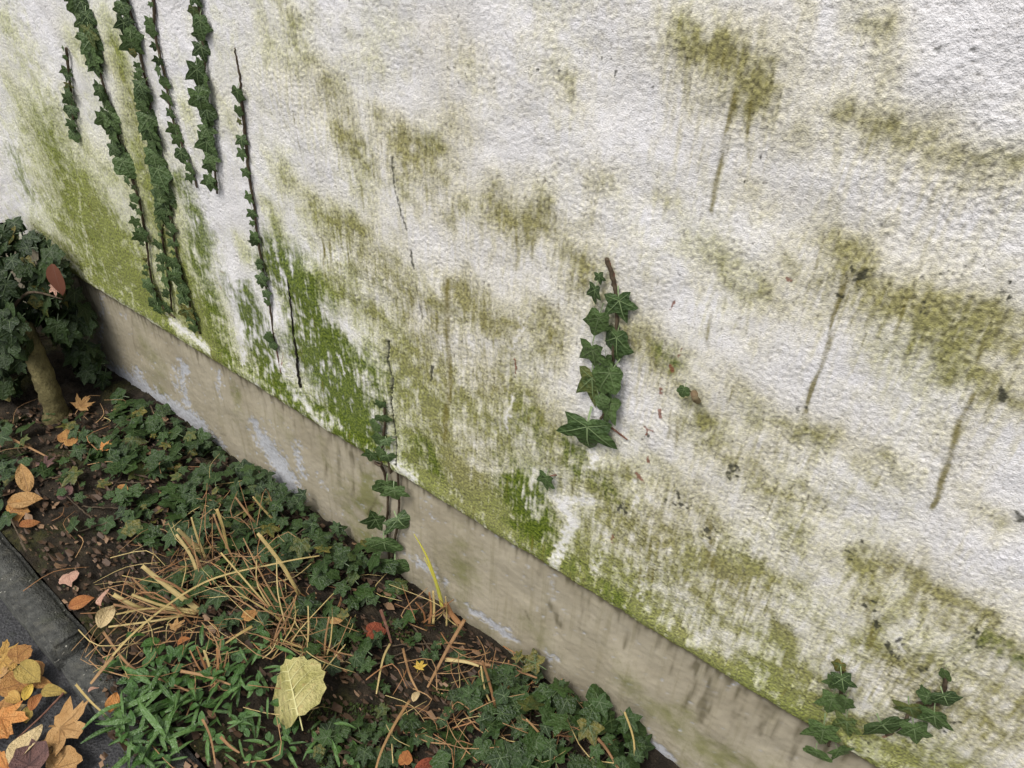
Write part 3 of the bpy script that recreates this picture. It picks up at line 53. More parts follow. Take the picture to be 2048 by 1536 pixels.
TUFTS = {'fan': [([(-1.1936, -0.373, 0.02),(-1.2512, -0.3933, 0.07),(-1.3257, -0.4105, 0.12)], 0.0199),([(-1.1953, -0.3744, 0.02),(-1.2424, -0.4235, 0.05),(-1.3068, -0.4592, 0.08)], 0.0105),([(-1.1945, -0.379, 0.02),(-1.256, -0.4425, 0.04),(-1.3327, -0.4941, 0.06)], 0.0117),([(-1.1989, -0.3825, 0.02),(-1.2866, -0.4301, 0.06),(-1.3333, -0.4544, 0.1)], 0.0082),([(-1.1936, -0.3836, 0.02),(-1.256, -0.4398, 0.05),(-1.3038, -0.5052, 0.06)], 0.0082),([(-1.2838, -0.4426, 0.02),(-1.2966, -0.4639, 0.05),(-1.3488, -0.4816, 0.07)], 0.0163),([(-1.2636, -0.4173, 0.02),(-1.3077, -0.4293, 0.06),(-1.3433, -0.434, 0.09)], 0.0105),([(-1.2018, -0.3672, 0.02),(-1.2506, -0.3848, 0.08),(-1.3013, -0.4101, 0.1)], 0.0094),([(-1.2037, -0.387, 0.015),(-1.2428, -0.4536, 0.03),(-1.3123, -0.5268, 0.03)], 0.0082)], 'stubs': [([(-1.3428, -0.2609, 0.02),(-1.3555, -0.2757, 0.07),(-1.3716, -0.291, 0.12)], 0.0202),([(-1.3246, -0.2666, 0.02),(-1.3489, -0.261, 0.08),(-1.3686, -0.2522, 0.13)], 0.0113),([(-1.2954, -0.2222, 0.02),(-1.3111, -0.2101, 0.09),(-1.3322, -0.2023, 0.14)], 0.0139),([(-1.2689, -0.32, 0.02),(-1.3062, -0.3072, 0.08),(-1.3474, -0.3075, 0.13)], 0.0134),([(-1.2517, -0.3156, 0.02),(-1.2977, -0.2991, 0.07),(-1.3392, -0.2993, 0.12)], 0.0109),([(-1.2551, -0.2301, 0.02),(-1.3022, -0.2238, 0.09),(-1.3342, -0.2131, 0.13)], 0.0075),([(-1.3004, -0.1188, 0.02),(-1.3131, -0.1324, 0.06),(-1.3625, -0.1325, 0.1)], 0.0092),([(-1.2611, -0.0865, 0.02),(-1.2891, -0.1025, 0.07),(-1.3196, -0.1097, 0.11)], 0.0105)], 'fan_right': [([(-1.062, -0.1934, 0.02),(-1.1245, -0.188, 0.08),(-1.1912, -0.1908, 0.14)], 0.0145),([(-1.0613, -0.1984, 0.02),(-1.1037, -0.1904, 0.08),(-1.182, -0.1893, 0.14)], 0.0072),([(-1.0246, -0.259, 0.02),(-1.1047, -0.2477, 0.08),(-1.196, -0.2263, 0.15)], 0.007),([(-1.0325, -0.2741, 0.02),(-1.1272, -0.2743, 0.07),(-1.224, -0.2742, 0.12)], 0.007),([(-1.0184, -0.2714, 0.02),(-1.0602, -0.248, 0.08),(-1.0971, -0.2115, 0.14)], 0.0058),([(-1.0281, -0.2706, 0.02),(-1.1031, -0.2811, 0.06),(-1.2339, -0.299, 0.1)], 0.0058),([(-1.0263, -0.2864, 0.02),(-1.1256, -0.3075, 0.05),(-1.2109, -0.3424, 0.07)], 0.0058),([(-1.0046, -0.3111, 0.02),(-1.0024, -0.2619, 0.07),(-1.0015, -0.239, 0.11)], 0.008),([(-0.9936, -0.327, 0.02),(-1.0055, -0.2892, 0.06),(-1.0049, -0.2406, 0.1)], 0.0056)], 'cut_brown': [([(-1.0419, -0.4596, 0.015),(-1.0599, -0.4536, 0.05),(-1.077, -0.4494, 0.08)], 0.0098),([(-1.0362, -0.4549, 0.015),(-1.0489, -0.4478, 0.05),(-1.0637, -0.4426, 0.07)], 0.0098),([(-1.0225, -0.4485, 0.015),(-1.0295, -0.4368, 0.05),(-1.0405, -0.4247, 0.08)], 0.0098),([(-1.02, -0.4389, 0.015),(-1.0248, -0.4248, 0.04),(-1.0302, -0.4101, 0.06)], 0.0065),([(-1.0497, -0.4628, 0.015),(-1.065, -0.4648, 0.04),(-1.0939, -0.4584, 0.06)], 0.0065)], 'mid': [([(-0.8937, -0.2666, 0.015),(-0.9048, -0.2489, 0.05),(-0.912, -0.2255, 0.1)], 0.0079),([(-0.8903, -0.2639, 0.015),(-0.8915, -0.2463, 0.05),(-0.906, -0.2207, 0.1)], 0.0067),([(-0.9325, -0.2817, 0.015),(-0.9474, -0.259, 0.06),(-0.9678, -0.2366, 0.1)], 0.0079),([(-0.892, -0.2652, 0.015),(-0.9402, -0.2927, 0.03),(-0.9764, -0.3149, 0.05)], 0.0056),([(-0.915, -0.2593, 0.015),(-0.8539, -0.2393, 0.03),(-0.7969, -0.2179, 0.04)], 0.0057),([(-0.9768, -0.2926, 0.015),(-0.8871, -0.282, 0.03),(-0.8187, -0.2678, 0.03)], 0.008),([(-0.883, -0.2661, 0.015),(-0.8593, -0.3066, 0.03),(-0.8497, -0.2384, 0.07)], 0.0056)], 'plinth_stub': [([(-0.7748, -0.0521, 0.015),(-0.7812, -0.0369, 0.05),(-0.7965, -0.0254, 0.09)], 0.0106),([(-0.7676, -0.0463, 0.015),(-0.7758, -0.0326, 0.05),(-0.7913, -0.0175, 0.09)], 0.0106),([(-0.7867, -0.0528, 0.015),(-0.7961, -0.0484, 0.04),(-0.8188, -0.0501, 0.06)], 0.0071),([(-0.7387, -0.0317, 0.015),(-0.7488, -0.0196, 0.05),(-0.7578, -0.0121, 0.09)], 0.007)], 'right_stub': [([(-0.511, -0.1345, 0.015),(-0.5404, -0.1196, 0.06),(-0.566, -0.1146, 0.12)], 0.0096),([(-0.5143, -0.1371, 0.015),(-0.545, -0.1302, 0.05),(-0.569, -0.1154, 0.1)], 0.0064),([(-0.3872, -0.0239, 0.015),(-0.4051, -0.018, 0.05),(-0.4318, -0.0112, 0.08)], 0.0086),([(-0.4308, -0.0413, 0.015),(-0.4348, -0.0338, 0.03),(-0.4364, -0.0284, 0.05)], 0.0086),([(-0.3724, -0.1338, 0.015),(-0.3973, -0.1376, 0.05),(-0.4294, -0.1441, 0.08)], 0.0082),([(-0.5567, -0.0975, 0.015),(-0.5655, -0.0796, 0.06),(-0.5704, -0.063, 0.1)], 0.0044),([(-0.5386, -0.0677, 0.015),(-0.5403, -0.0588, 0.05),(-0.5452, -0.0483, 0.07)], 0.0055)]}
STRAWS = {'long': ([(-1.2113, -0.6239, 0.03),(-1.2294, -0.5004, 0.06),(-1.2073, -0.3386, 0.08),(-1.1137, -0.2007, 0.1),(-1.0587, -0.1227, 0.1)], 0.0054), 'cross': ([(-0.6903, -0.0228, 0.07),(-0.6814, -0.0849, 0.05),(-0.6705, -0.1393, 0.03),(-0.6596, -0.1839, 0.02)], 0.0083), 'plinth': ([(-0.68, -0.112, 0.03),(-0.6004, -0.0787, 0.04),(-0.5277, -0.0487, 0.05),(-0.4774, -0.0362, 0.06)], 0.0068), 'cream': ([(-0.6724, -0.1123, 0.03),(-0.6291, -0.0954, 0.04),(-0.5975, -0.0857, 0.04)], 0.0079), 'twig_kerb': ([(-1.242, -0.6436, 0.02),(-1.1806, -0.6454, 0.02),(-1.1205, -0.6422, 0.02)], 0.0053), 'diagonal': ([(-1.2915, -0.5448, 0.05),(-1.1752, -0.5534, 0.04),(-1.0944, -0.5257, 0.03),(-1.0084, -0.5007, 0.03)], 0.0057), 'low': ([(-1.0833, -0.4948, 0.04),(-1.0326, -0.4691, 0.04),(-0.9766, -0.4479, 0.04)], 0.0065), 'front': ([(-0.6646, -0.2325, 0.03),(-0.6457, -0.2954, 0.05),(-0.6211, -0.3614, 0.06),(-0.5911, -0.4112, 0.06)], 0.0064), 'weed1': ([(-0.9442, -0.5342, 0.06),(-0.9014, -0.5463, 0.06),(-0.8483, -0.5732, 0.06)], 0.0052), 'weed2': ([(-0.8863, -0.5342, 0.06),(-0.8545, -0.5346, 0.06),(-0.8313, -0.5312, 0.06)], 0.0061), 'bent': ([(-0.8047, -0.1497, 0.02),(-0.7809, -0.1965, 0.03),(-0.7322, -0.2648, 0.03)], 0.0057), 'bent2': ([(-0.7738, -0.1415, 0.02),(-0.7046, -0.19, 0.03),(-0.6603, -0.2068, 0.02)], 0.0057), 'stick': ([(-0.8608, -0.1208, 0.07),(-0.8336, -0.1316, 0.04),(-0.8082, -0.1437, 0.01)], 0.0072), 'leftlong': ([(-2.1438, -0.3664, 0.03),(-2.0383, -0.348, 0.03),(-1.9541, -0.3311, 0.02)], 0.0073), 'left2': ([(-1.7042, -0.5266, 0.03),(-1.6618, -0.5331, 0.03),(-1.7969, -0.506, 0.03)], 0.0051), 'right_v1': ([(-0.3038, -0.0696, 0.05),(-0.2745, -0.0789, 0.05),(-0.2271, -0.0979, 0.04)], 0.0062), 'right_v2': ([(-0.277, -0.0244, 0.12),(-0.2385, -0.0446, 0.08),(-0.2044, -0.0861, 0.03)], 0.0043), 'right_v3': ([(-0.2729, -0.049, 0.05),(-0.286, -0.0749, 0.03),(-0.2937, -0.1259, 0.02)], 0.0052), 'yellowpair': ([(-1.0459, -0.3346, 0.05),(-1.0513, -0.3639, 0.05),(-1.0627, -0.3969, 0.04)], 0.0069), 'kerbstraw': ([(-1.2176, -0.5651, 0.05),(-1.2129, -0.5989, 0.04),(-1.2099, -0.6258, 0.03)], 0.0088)}
YELLOW_BLADE = [([(-0.7671, 0.0464, 0.02),(-0.7835, 0.0603, 0.09),(-0.8132, 0.0649, 0.17),(-0.8502, 0.0453, 0.22)], 0.0097),([(-0.7661, 0.0472, 0.02),(-0.7835, 0.0603, 0.09),(-0.8036, 0.0785, 0.13),(-0.8218, 0.0854, 0.16)], 0.0073),([(-0.7076, 0.0073, 0.0),(-0.7391, 0.0263, 0.02),(-0.7576, 0.0317, 0.05)], 0.0129)]
FALLEN = [('litter_a', -1.9765, -0.242, 0.012, 0.0665, 'broad', 1.637, 1),('litter_b', -1.9349, -0.3437, 0.012, 0.0556, 'maple', 2.558, 7),('litter_c', -1.7567, -0.4823, 0.01, 0.0435, 'oval', 1.261, 4),('litter_d', -1.6768, -0.2683, 0.012, 0.0404, 'oval', 0.122, 1),('litter_e', -1.7886, -0.3729, 0.012, 0.0454, 'broad', -3.131, 7),('stack_tan', -1.452, -0.7302, -0.074, 0.0671, 'maple', 1.435, 8),('stack_rust', -1.3761, -0.7609, -0.074, 0.0596, 'broad', 2.2, 1),('tan_between', -1.2106, -0.7446, -0.07, 0.052, 'broad', 1.097, 8),('orange_low', -1.2511, -0.8153, -0.068, 0.0817, 'maple', 3.057, 6),('brown_mid', -1.4072, -0.6736, -0.07, 0.0496, 'broad', 2.796, 1),('golden_low', -1.3735, -0.735, -0.066, 0.0436, 'oval', -2.924, 0),('golden', -1.5096, -0.687, -0.07, 0.053, 'maple', 2.413, 0),('golden_round', -1.4576, -0.7069, -0.065, 0.0586, 'broad', -0.119, 0),('curled_brown', -1.4579, -0.6673, -0.06, 0.0479, 'broad', 1.738, 1),('olive_oval', -1.3902, -0.6856, -0.05, 0.0688, 'oval', 0.092, 2),('brown_under', -1.4022, -0.7246, -0.07, 0.0641, 'broad', -2.0, 1),('orange_kerb', -1.3599, -0.6806, -0.065, 0.0421, 'oval', 0.344, 1),('small_yellow', -1.3544, -0.7091, -0.06, 0.035, 'oval', 2.183, 3),('yellow_olive', -1.3184, -0.6773, -0.06, 0.0482, 'oval', 0.502, 2),('rust_round', -1.3213, -0.7096, -0.06, 0.0412, 'oval', 2.173, 4),('tiny_olive', -1.3079, -0.7363, -0.065, 0.0342, 'oval', 2.532, 2),('thin_curl', -1.3352, -0.745, -0.065, 0.0387, 'oval', 1.821, 5),('big_orange', -1.3094, -0.7807, -0.06, 0.0997, 'maple', -0.206, 6),('cream_curl', -1.2386, -0.7728, -0.055, 0.0773, 'oval', 1.919, 5),('purple', -1.2044, -0.7741, -0.05, 0.0733, 'broad', 2.53, 7),('big_tan', -1.1871, -0.6956, -0.05, 0.1171, 'maple', 0.357, 8),('corner_tan', -1.136, -0.7394, -0.06, 0.0792, 'broad', 0.862, 8),('pink_soil', -1.514, -0.5094, 0.01, 0.0479, 'broad', -0.391, 9),('rust_strip', -1.4249, -0.529, 0.015, 0.0534, 'oval', 1.179, 4),('orange_oval', -1.1355, -0.6192, 0.02, 0.0455, 'oval', 2.282, 6),('cream_fan', -1.3352, -0.5145, 0.03, 0.0612, 'oval', 2.054, 5),('pink_fan', -1.3881, -0.4921, 0.03, 0.0464, 'oval', 2.413, 9),('red', -0.8464, -0.146, 0.02, 0.0504, 'broad', 0.886, 10),('yellow_soil', -0.7064, -0.1536, 0.02, 0.0308, 'maple', 1.828, 3),('orange_mid', -1.0825, -0.31, 0.03, 0.0412, 'broad', 1.373, 1),('tan_mid', -1.1796, -0.4296, 0.03, 0.0427, 'maple', 1.399, 8),('rust_small', -1.1448, -0.4457, 0.02, 0.0288, 'oval', 1.125, 4),('tan_point', -1.9048, -0.4144, 0.03, 0.0834, 'oval', 2.779, 8),('tan_flat', -1.8281, -0.4534, 0.02, 0.0812, 'oval', 0.959, 8),('brown_flat', -1.815, -0.4787, 0.01, 0.0676, 'broad', 0.69, 1),('tan_bit', -0.9275, -0.1983, 0.03, 0.0297, 'oval', 0.888, 8),('front_orange', -0.589, -0.3249, 0.02, 0.0338, 'broad', 2.156, 4),('orange_far', -1.8396, -0.2113, 0.02, 0.0453, 'maple', 0.981, 6),('brown_trunk', -2.1053, -0.1372, 0.02, 0.0701, 'maple', 1.94, 8),('tan_low', -0.6614, -0.218, 0.02, 0.0276, 'oval', 1.82, 5),('red_front', -0.5364, -0.3123, 0.02, 0.059, 'oval', 0.843, 10),('pink_litter', -1.204, -0.6271, 0.0, 0.0212, 'oval', 1.378, 9)]
PALE = (-0.837, -0.3891, 0.07, 0.121)
STALK = [(-1.2921, -0.6623, -0.06),(-1.2855, -0.6869, -0.06),(-1.2768, -0.7207, -0.06),(-1.268, -0.7752, -0.06)]
TRUNK = [(-2.1459, -0.2117, -0.02),(-2.1481, -0.2067, 0.05),(-2.1759, -0.1952, 0.17),(-2.2211, -0.1787, 0.27)]
BUSHPT = [(-2.3007, 0.5244),(-2.1413, 0.4715),(-2.0702, 0.3622),(-2.1582, 0.1501),(-2.0319, 0.4414),(-2.2621, 0.2035),(-2.0178, 0.2427)]
REDLEAF = (-1.7449, -0.22, 0.67)
KERB = [(-1.614, -0.6277),(-1.3452, -0.6383),(-1.1066, -0.6497)]
KERBIN = [(-1.6746, -0.5269),(-1.3628, -0.5624)]
# ---------------------------------------------------------------- small helpers
def tag(o, label=None, cat=None, group=None, kind=None):
    if label: o['label'] = label
    if cat: o['category'] = cat
    if group: o['group'] = group
    if kind: o['kind'] = kind
    return o
def link(name, mesh, parent=None, mats=()):
    o = bpy.data.objects.new(name, mesh); C.objects.link(o)
    if mesh is not None:
        for m in mats:
            if m.name not in [x.name for x in mesh.materials]: mesh.materials.append(m)
    if parent: o.parent = parent
    return o
def empty(name, loc=(0, 0, 0)):
    o = bpy.data.objects.new(name, None); C.objects.link(o); o.location = loc; o.empty_display_size = .05
    return o
def mesh_from(name, v, f, smooth=True, mi=None):
    me = bpy.data.meshes.new(name); me.from_pydata([tuple(map(float, p)) for p in v], [], f); me.update()
    if smooth: me.polygons.foreach_set('use_smooth', [True] * len(me.polygons))
    if mi is not None: me.polygons.foreach_set('material_index', mi)
    return me
def N(nt, t, **kw):
    n = nt.nodes.new(t)
    for k, v in kw.items():
        if hasattr(n, k) and k not in ('Scale',): setattr(n, k, v)
        else: n.inputs[k].default_value = v
    return n
class Mat:
    def __init__(s, name, rough=.8, spec=.3):
        s.m = bpy.data.materials.new(name); s.m.use_nodes = True; s.nt = s.m.node_tree
        s.b = s.nt.nodes['Principled BSDF']; s.b.inputs['Roughness'].default_value = rough; s.b.inputs['Specular IOR Level'].default_value = spec
        s._obj = None
    def L(s, a, b): s.nt.links.new(a, b)
    def coord(s, out='Object'):
        if s._obj is None: s._obj = s.nt.nodes.new('ShaderNodeTexCoord')
        return s._obj.outputs[out]
    def pos(s): return s.nt.nodes.new('ShaderNodeNewGeometry').outputs['Position']
    def noise(s, scale, detail=4, rough=.55, vec=None, dist=0):
        n = N(s.nt, 'ShaderNodeTexNoise', Scale=scale, Detail=detail, Roughness=rough, Distortion=dist)
        s.L(vec if vec is not None else s.coord(), n.inputs['Vector']); return n.outputs['Fac']
    def ramp(s, fac, stops):
        r = s.nt.nodes.new('ShaderNodeValToRGB'); e = r.color_ramp.elements
        while len(e) < len(stops): e.new(.5)
        for el, (p, c) in zip(e, stops):
            el.position = p; el.color = (*c, 1) if len(c) == 3 else c
        s.L(fac, r.inputs[0]); return r.outputs[0]
    def f(s, op, a, b=None, c=None, clamp=False):
        n = s.nt.nodes.new('ShaderNodeMath'); n.operation = op; n.use_clamp = clamp
        for i, x in enumerate((a, b, c)):
            if x is None: continue
            if isinstance(x, (int, float)): n.inputs[i].default_value = x
            else: s.L(x, n.inputs[i])
        return n.outputs[0]
    def sm(s, x, lo, hi):
        n = s.nt.nodes.new('ShaderNodeMapRange'); n.interpolation_type = 'SMOOTHSTEP'
        s.L(x, n.inputs[0]); n.inputs[1].default_value = lo; n.inputs[2].default_value = hi; return n.outputs[0]
    def mix(s, fac, a, b, mode='MIX'):
        n = s.nt.nodes.new('ShaderNodeMix'); n.data_type = 'RGBA'; n.blend_type = mode
        for i, x in ((0, fac), (6, a), (7, b)):
            if isinstance(x, (int, float)): n.inputs[i].default_value = x
            elif isinstance(x, tuple): n.inputs[i].default_value = (*x, 1)
            else: s.L(x, n.inputs[i])
        return n.outputs[2]
    def attr(s, name):
        n = s.nt.nodes.new('ShaderNodeAttribute'); n.attribute_name = name
        sep = s.nt.nodes.new('ShaderNodeSeparateColor'); s.L(n.outputs['Color'], sep.inputs[0])
        return sep.outputs[0], sep.outputs[1], sep.outputs[2], n.outputs['Alpha']
    def rnd(s): return s.nt.nodes.new('ShaderNodeObjectInfo').outputs['Random']
    def col(s, c): s.L(c, s.b.inputs['Base Color']) if not isinstance(c, tuple) else setattr(s.b.inputs['Base Color'], 'default_value', (*c, 1))
    def bump(s, h, strength, dist):
        n = s.nt.nodes.new('ShaderNodeBump'); n.inputs['Strength'].default_value = strength; n.inputs['Distance'].default_value = dist
        s.L(h, n.inputs['Height']); s.L(n.outputs[0], s.b.inputs['Normal'])
# ---------------------------------------------------------------- noise rasters
def band(shape, px, lo, hi, seed, beta=1.0, ax=1.0, az=1.0):
    """band-limited noise: wavelengths lo..hi metres, shape (rows z, cols x)"""
    r = np.random.default_rng(seed).standard_normal(shape)
    fz = np.fft.fftfreq(shape[0], px)[:, None] * az; fx = np.fft.rfftfreq(shape[1], px)[None, :] * ax
    k = np.sqrt(fz ** 2 + fx ** 2) + 1e-9
    w = np.exp(-(k * lo) ** 2) * (1 - np.exp(-(k * hi) ** 2)) / k ** beta
    o = np.fft.irfft2(np.fft.rfft2(r) * w, shape)
    return o / o.std()
def gblur(a, px, sx, sz):
    p = 60; a = np.pad(a, p, mode='edge')
    fz = np.fft.fftfreq(a.shape[0], px)[:, None]; fx = np.fft.rfftfreq(a.shape[1], px)[None, :]
    o = np.fft.irfft2(np.fft.rfft2(a) * np.exp(-2 * (np.pi ** 2) * ((fx * sx) ** 2 + (fz * sz) ** 2)), a.shape)
    return o[p:-p, p:-p]
def lay(dst, X, Z, strokes, soft=1.0, power=2.0):
    """rasterise soft strokes, keeping the maximum"""
    for pts, r, a in strokes:
        r = max(r, .0016); m = r * 4.5
        x0 = min(p[0] for p in pts) - m; x1 = max(p[0] for p in pts) + m; z0 = min(p[1] for p in pts) - m; z1 = max(p[1] for p in pts) + m
        msk = np.where((X[0] > x0 - .05) & (X[0] < x1 + .05))[0]; rows = np.where((Z[:, 0] > z0 - .05) & (Z[:, 0] < z1 + .05))[0]
        if len(msk) == 0 or len(rows) == 0: continue
        sl = (slice(rows[0], rows[-1] + 1), slice(msk[0], msk[-1] + 1)); xx = WX[sl] if dst.shape == WX.shape else X[sl]; zz = WZ[sl] if dst.shape == WX.shape else Z[sl]
        d = np.full(xx.shape, 9.)
        if len(pts) == 1: pts = [pts[0], (pts[0][0] + .001, pts[0][1])]
        for (ax, az), (bx, bz) in zip(pts[:-1], pts[1:]):
            vx, vz = bx - ax, bz - az; t = np.clip(((xx - ax) * vx + (zz - az) * vz) / (vx * vx + vz * vz + 1e-9), 0, 1)
            d = np.minimum(d, np.hypot(xx - ax - t * vx, zz - az - t * vz))
        val = a * np.exp(-np.abs(d / (r * soft)) ** power * .8)
        dst[sl] = np.maximum(dst[sl], val)
def sample(a, u0, v0, px, x, z):
    i = (x - u0) / px; j = (z - v0) / px
    def mir(t, n):
        t = np.abs(t); t = np.mod(t, 2 * (n - 1)); return np.where(t > n - 1, 2 * (n - 1) - t, t)
    i = mir(i, a.shape[1]); j = mir(j, a.shape[0])
    i0 = np.clip(np.floor(i).astype(int), 0, a.shape[1] - 2); j0 = np.clip(np.floor(j).astype(int), 0, a.shape[0] - 2); fi = i - i0; fj = j - j0
    return (a[j0, i0] * (1 - fi) + a[j0, i0 + 1] * fi) * (1 - fj) + (a[j0 + 1, i0] * (1 - fi) + a[j0 + 1, i0 + 1] * fi) * fj
def grid_mesh(name, P, attrs, smooth=True):
    """P: (rows, cols, 3) array"""
    nr, nc = P.shape[:2]; me = bpy.data.meshes.new(name)
    idx = np.arange(nr * nc).reshape(nr, nc)
    q = np.stack([idx[:-1, :-1], idx[:-1, 1:], idx[1:, 1:], idx[1:, :-1]], -1).reshape(-1, 4)
    me.vertices.add(nr * nc); me.vertices.foreach_set('co', P.reshape(-1).astype(np.float32))
    me.loops.add(q.size); me.loops.foreach_set('vertex_index', q.reshape(-1).astype(np.int32))
    me.polygons.add(len(q)); me.polygons.foreach_set('loop_start', np.arange(0, q.size, 4, dtype=np.int32))
    me.polygons.foreach_set('use_smooth', np.full(len(q), smooth))
    me.update(calc_edges=True)
    for k, v in attrs.items():
        a = me.attributes.new(k, 'FLOAT_COLOR', 'POINT'); a.data.foreach_set('color', v.reshape(-1).astype(np.float32))
    return me
# ================================================================= THE WALL
PX = .002; U0, U1, V0, V1 = -2.95, .5, .34, 1.62
nu = int((U1 - U0) / PX); nv = int((V1 - V0) / PX); SH = (nv, nu)
XX, ZZ = np.meshgrid(U0 + np.arange(nu) * PX, V0 + np.arange(nv) * PX)
# noise-warped coordinates give the stains ragged natural outlines
WX = XX + .007 * band(SH, PX, .03, .25, 1) + .0025 * band(SH, PX, .006, .04, 2, .6)
WZ = ZZ + .006 * band(SH, PX, .03, .25, 3) + .0035 * band(SH, PX, .006, .05, 4, .6, az=3.)
olive = np.zeros(SH); green = np.zeros(SH); white = np.zeros(SH)
lay(olive, XX, ZZ, OLIVE, 1.5, 1.5); olive = gblur(olive, PX, .005, .005); lay(green, XX, ZZ, GREEN, 1.75, 2.2)
veil = np.zeros(SH); lay(veil, XX, ZZ, VEIL, 1.1, 2.0)
sX, sZ = WX, WZ
WX = XX + .004 * band(SH, PX, .01, .05, 5, .6); WZ = ZZ + .004 * band(SH, PX, .01, .05, 6, .6)
lay(white, XX, ZZ, WHITE, 1.0)
WX = XX + .0016 * band(SH, PX, .05, .3, 7, .8); WZ = ZZ
drip = np.zeros(SH); lay(drip, XX, ZZ, DRIPS, 1.25, 1.5)
rr_ = np.random.default_rng(55); tot0 = np.maximum(olive, green); below = np.concatenate([np.repeat(tot0[:1], 12, 0), tot0[:-12]], 0); cand = np.argwhere((tot0 > .30) & (below < tot0 - .06) & (rr_.random(SH) < .01)); runs = []
for j_, i_ in cand[rr_.permutation(len(cand))[:560]]:
    x_ = XX[j_, i_]; z_ = ZZ[j_, i_]; ln_ = rr_.uniform(.02, .11); a_ = rr_.uniform(.3, .75) * tot0[j_, i_] ** .5; w_ = rr_.uniform(.0008, .0017) * (1 + .5 * (x_ > -.6))
    runs.append(([(x_, z_), (x_ + rr_.normal() * .001, z_ - ln_ * .5)], w_, a_)); runs.append(([(x_, z_ - ln_ * .5), (x_ + rr_.normal() * .001, z_ - ln_)], w_ * .8, a_ * .55))
lay(drip, XX, ZZ, runs, 1.0, 1.5)
WX = XX + .0015 * band(SH, PX, .004, .03, 8, .6); WZ = ZZ + .0015 * band(SH, PX, .004, .03, 9, .6)
black = np.zeros(SH); lay(black, XX, ZZ, BLACK, 1.0); crack = np.zeros(SH); lay(crack, XX, ZZ, CRACK, 1.0)
red = np.zeros(SH); lay(red, XX, ZZ, RED, 1.0)
for u, v, r in SPOTS:
    lay(black, XX, ZZ, [([(u, v), (u + r * .6, v - r * .7)], r, .95)])
WX, WZ = sX, sZ
fine = band(SH, PX, .004, .02, 20, .5); mid = band(SH, PX, .012, .08, 21, .9); broad = band(SH, PX, .08, .5, 22, 1.0)
# rain wash: the algae smears downwards in narrow columns
cols = band((1, nu), PX, .006, .05, 23, .3)[0]; cols2 = band(SH, PX, .0045, .05, 24, .3, az=9.)
smear = np.zeros(SH); acc = np.zeros(nu)
tot = np.maximum(olive, green)
for j in range(nv - 1, -1, -1):
    acc = np.maximum(acc * .982, tot[j]); smear[j] = acc
smear = np.clip(smear - tot, 0, 1) * np.clip(.12 + .42 * cols2, 0, 1.2)
foot = np.exp(-(ZZ - .37) / .06)                        # wetter and greener towards the foot of the wall
leftw = np.clip((-1.0 - XX) / 1.2, 0, 1)                # streakier on the far left
ol = olive * np.clip(1.0 + .14 * mid + .12 * cols2, .3, 1.4) + smear * .85 + veil * np.clip(.9 + .22 * mid + .32 * cols2, 0, 1.6) + gblur(olive, PX, .022, .028) * .16 + foot * np.clip(.26 + .22 * mid, 0, .6)
ol += np.clip(broad * .05 + mid * .04 - .01, 0, .2)     # faint overall veil
ol *= 1 - leftw * np.clip(.1 + .4 * cols2, 0, .7) * .6
ol = ol * (1 - .9 * np.clip(white * (1.05 + .25 * fine), 0, 1))
gr = green * np.clip(.95 + .20 * mid + .22 * cols2 + .1 * broad, .25, 1.25) * (1 - .95 * np.clip(white * 1.1, 0, 1))
gr += foot * .25 * np.clip(mid, 0, 1) * np.clip(-XX - .2, 0, 1)
moist = np.clip(np.clip((-.75 - XX) / .7, 0, 1) * .9 + foot * .45 + gblur(green, PX, .06, .06) * .8 + .12 * broad + np.clip((.8 - ZZ) / .5, 0, 1) * .45, 0, 1)
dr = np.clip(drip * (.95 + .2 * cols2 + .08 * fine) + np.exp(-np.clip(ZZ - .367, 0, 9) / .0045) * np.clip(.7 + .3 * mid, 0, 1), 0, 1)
# relief: soft trowel swells, bulges beneath the algae ledges, coarse roughcast grain, cracks
swell = .0015 * band(SH, PX, .09, .4, 30, 1.2, ax=.75) + .0005 * band(SH, PX, .03, .1, 31, 1.)
ledge = gblur(np.maximum(olive, green), PX, .03, .018); sh = int(.028 / PX)
ledge = np.concatenate([ledge[sh:], np.repeat(ledge[-1:], sh, 0)], 0) * .002
g1 = band(SH, PX, .0030, .009, 32, -.3); g2 = band(SH, PX, .006, .018, 33, 0.)
grain = np.tanh(g1 * .8) * .6 + np.clip(g1, 0, 3) * .35 + g2 * .3
ga = .00098 * (1 + .25 * band(SH, PX, .1, .4, 34, 1.))
soften = 1 - .85 * np.exp(-np.clip(ZZ - .367, 0, 9) / .035)
H_ = (swell + ledge) * soften + grain * ga - crack * .006 - gblur(crack, PX, .006, .006) * .002
# vertex grid: finer where the wall is near
xs = [U0]
while xs[-1] < U1: xs.append(xs[-1] + (.0019 + (.4 - xs[-1]) / 3.3 * .0019))
ext = [U1]; st = .004
while ext[-1] < 3.0: st = min(st * 1.25, .12); ext.append(ext[-1] + st)
exl = [U0]; st = .004
while exl[-1] > -6.0: st = min(st * 1.25, .12); exl.append(exl[-1] - st)
xs = np.array(exl[:0:-1] + xs + ext[1:])
ZB = .367
zs = list(np.arange(0, 1.16, .0020)); st = .0022
while zs[-1] < 2.6: st = min(st * 1.2, .1); zs.append(zs[-1] + st)
zs = np.array(zs)
gx, gz_ = np.meshgrid(xs, zs)
edge = .0012 * np.sin(xs * 13 + 1) + .0012 * np.sin(xs * 37 + 2) + .0012 * np.sin(xs * 91)      # uneven bottom arris
Zc = ZB + gz_ + edge[None, :] * np.exp(-gz_ / .05)
S = lambda a: sample(a, U0, V0, PX, gx, Zc)
h = S(H_); rnd = np.clip(1 - gz_ / .006, 0, 1)
Y = -h - .004 + .005 * rnd ** 2 - .004 * np.exp(-((gz_ - .02) / .02) ** 2)
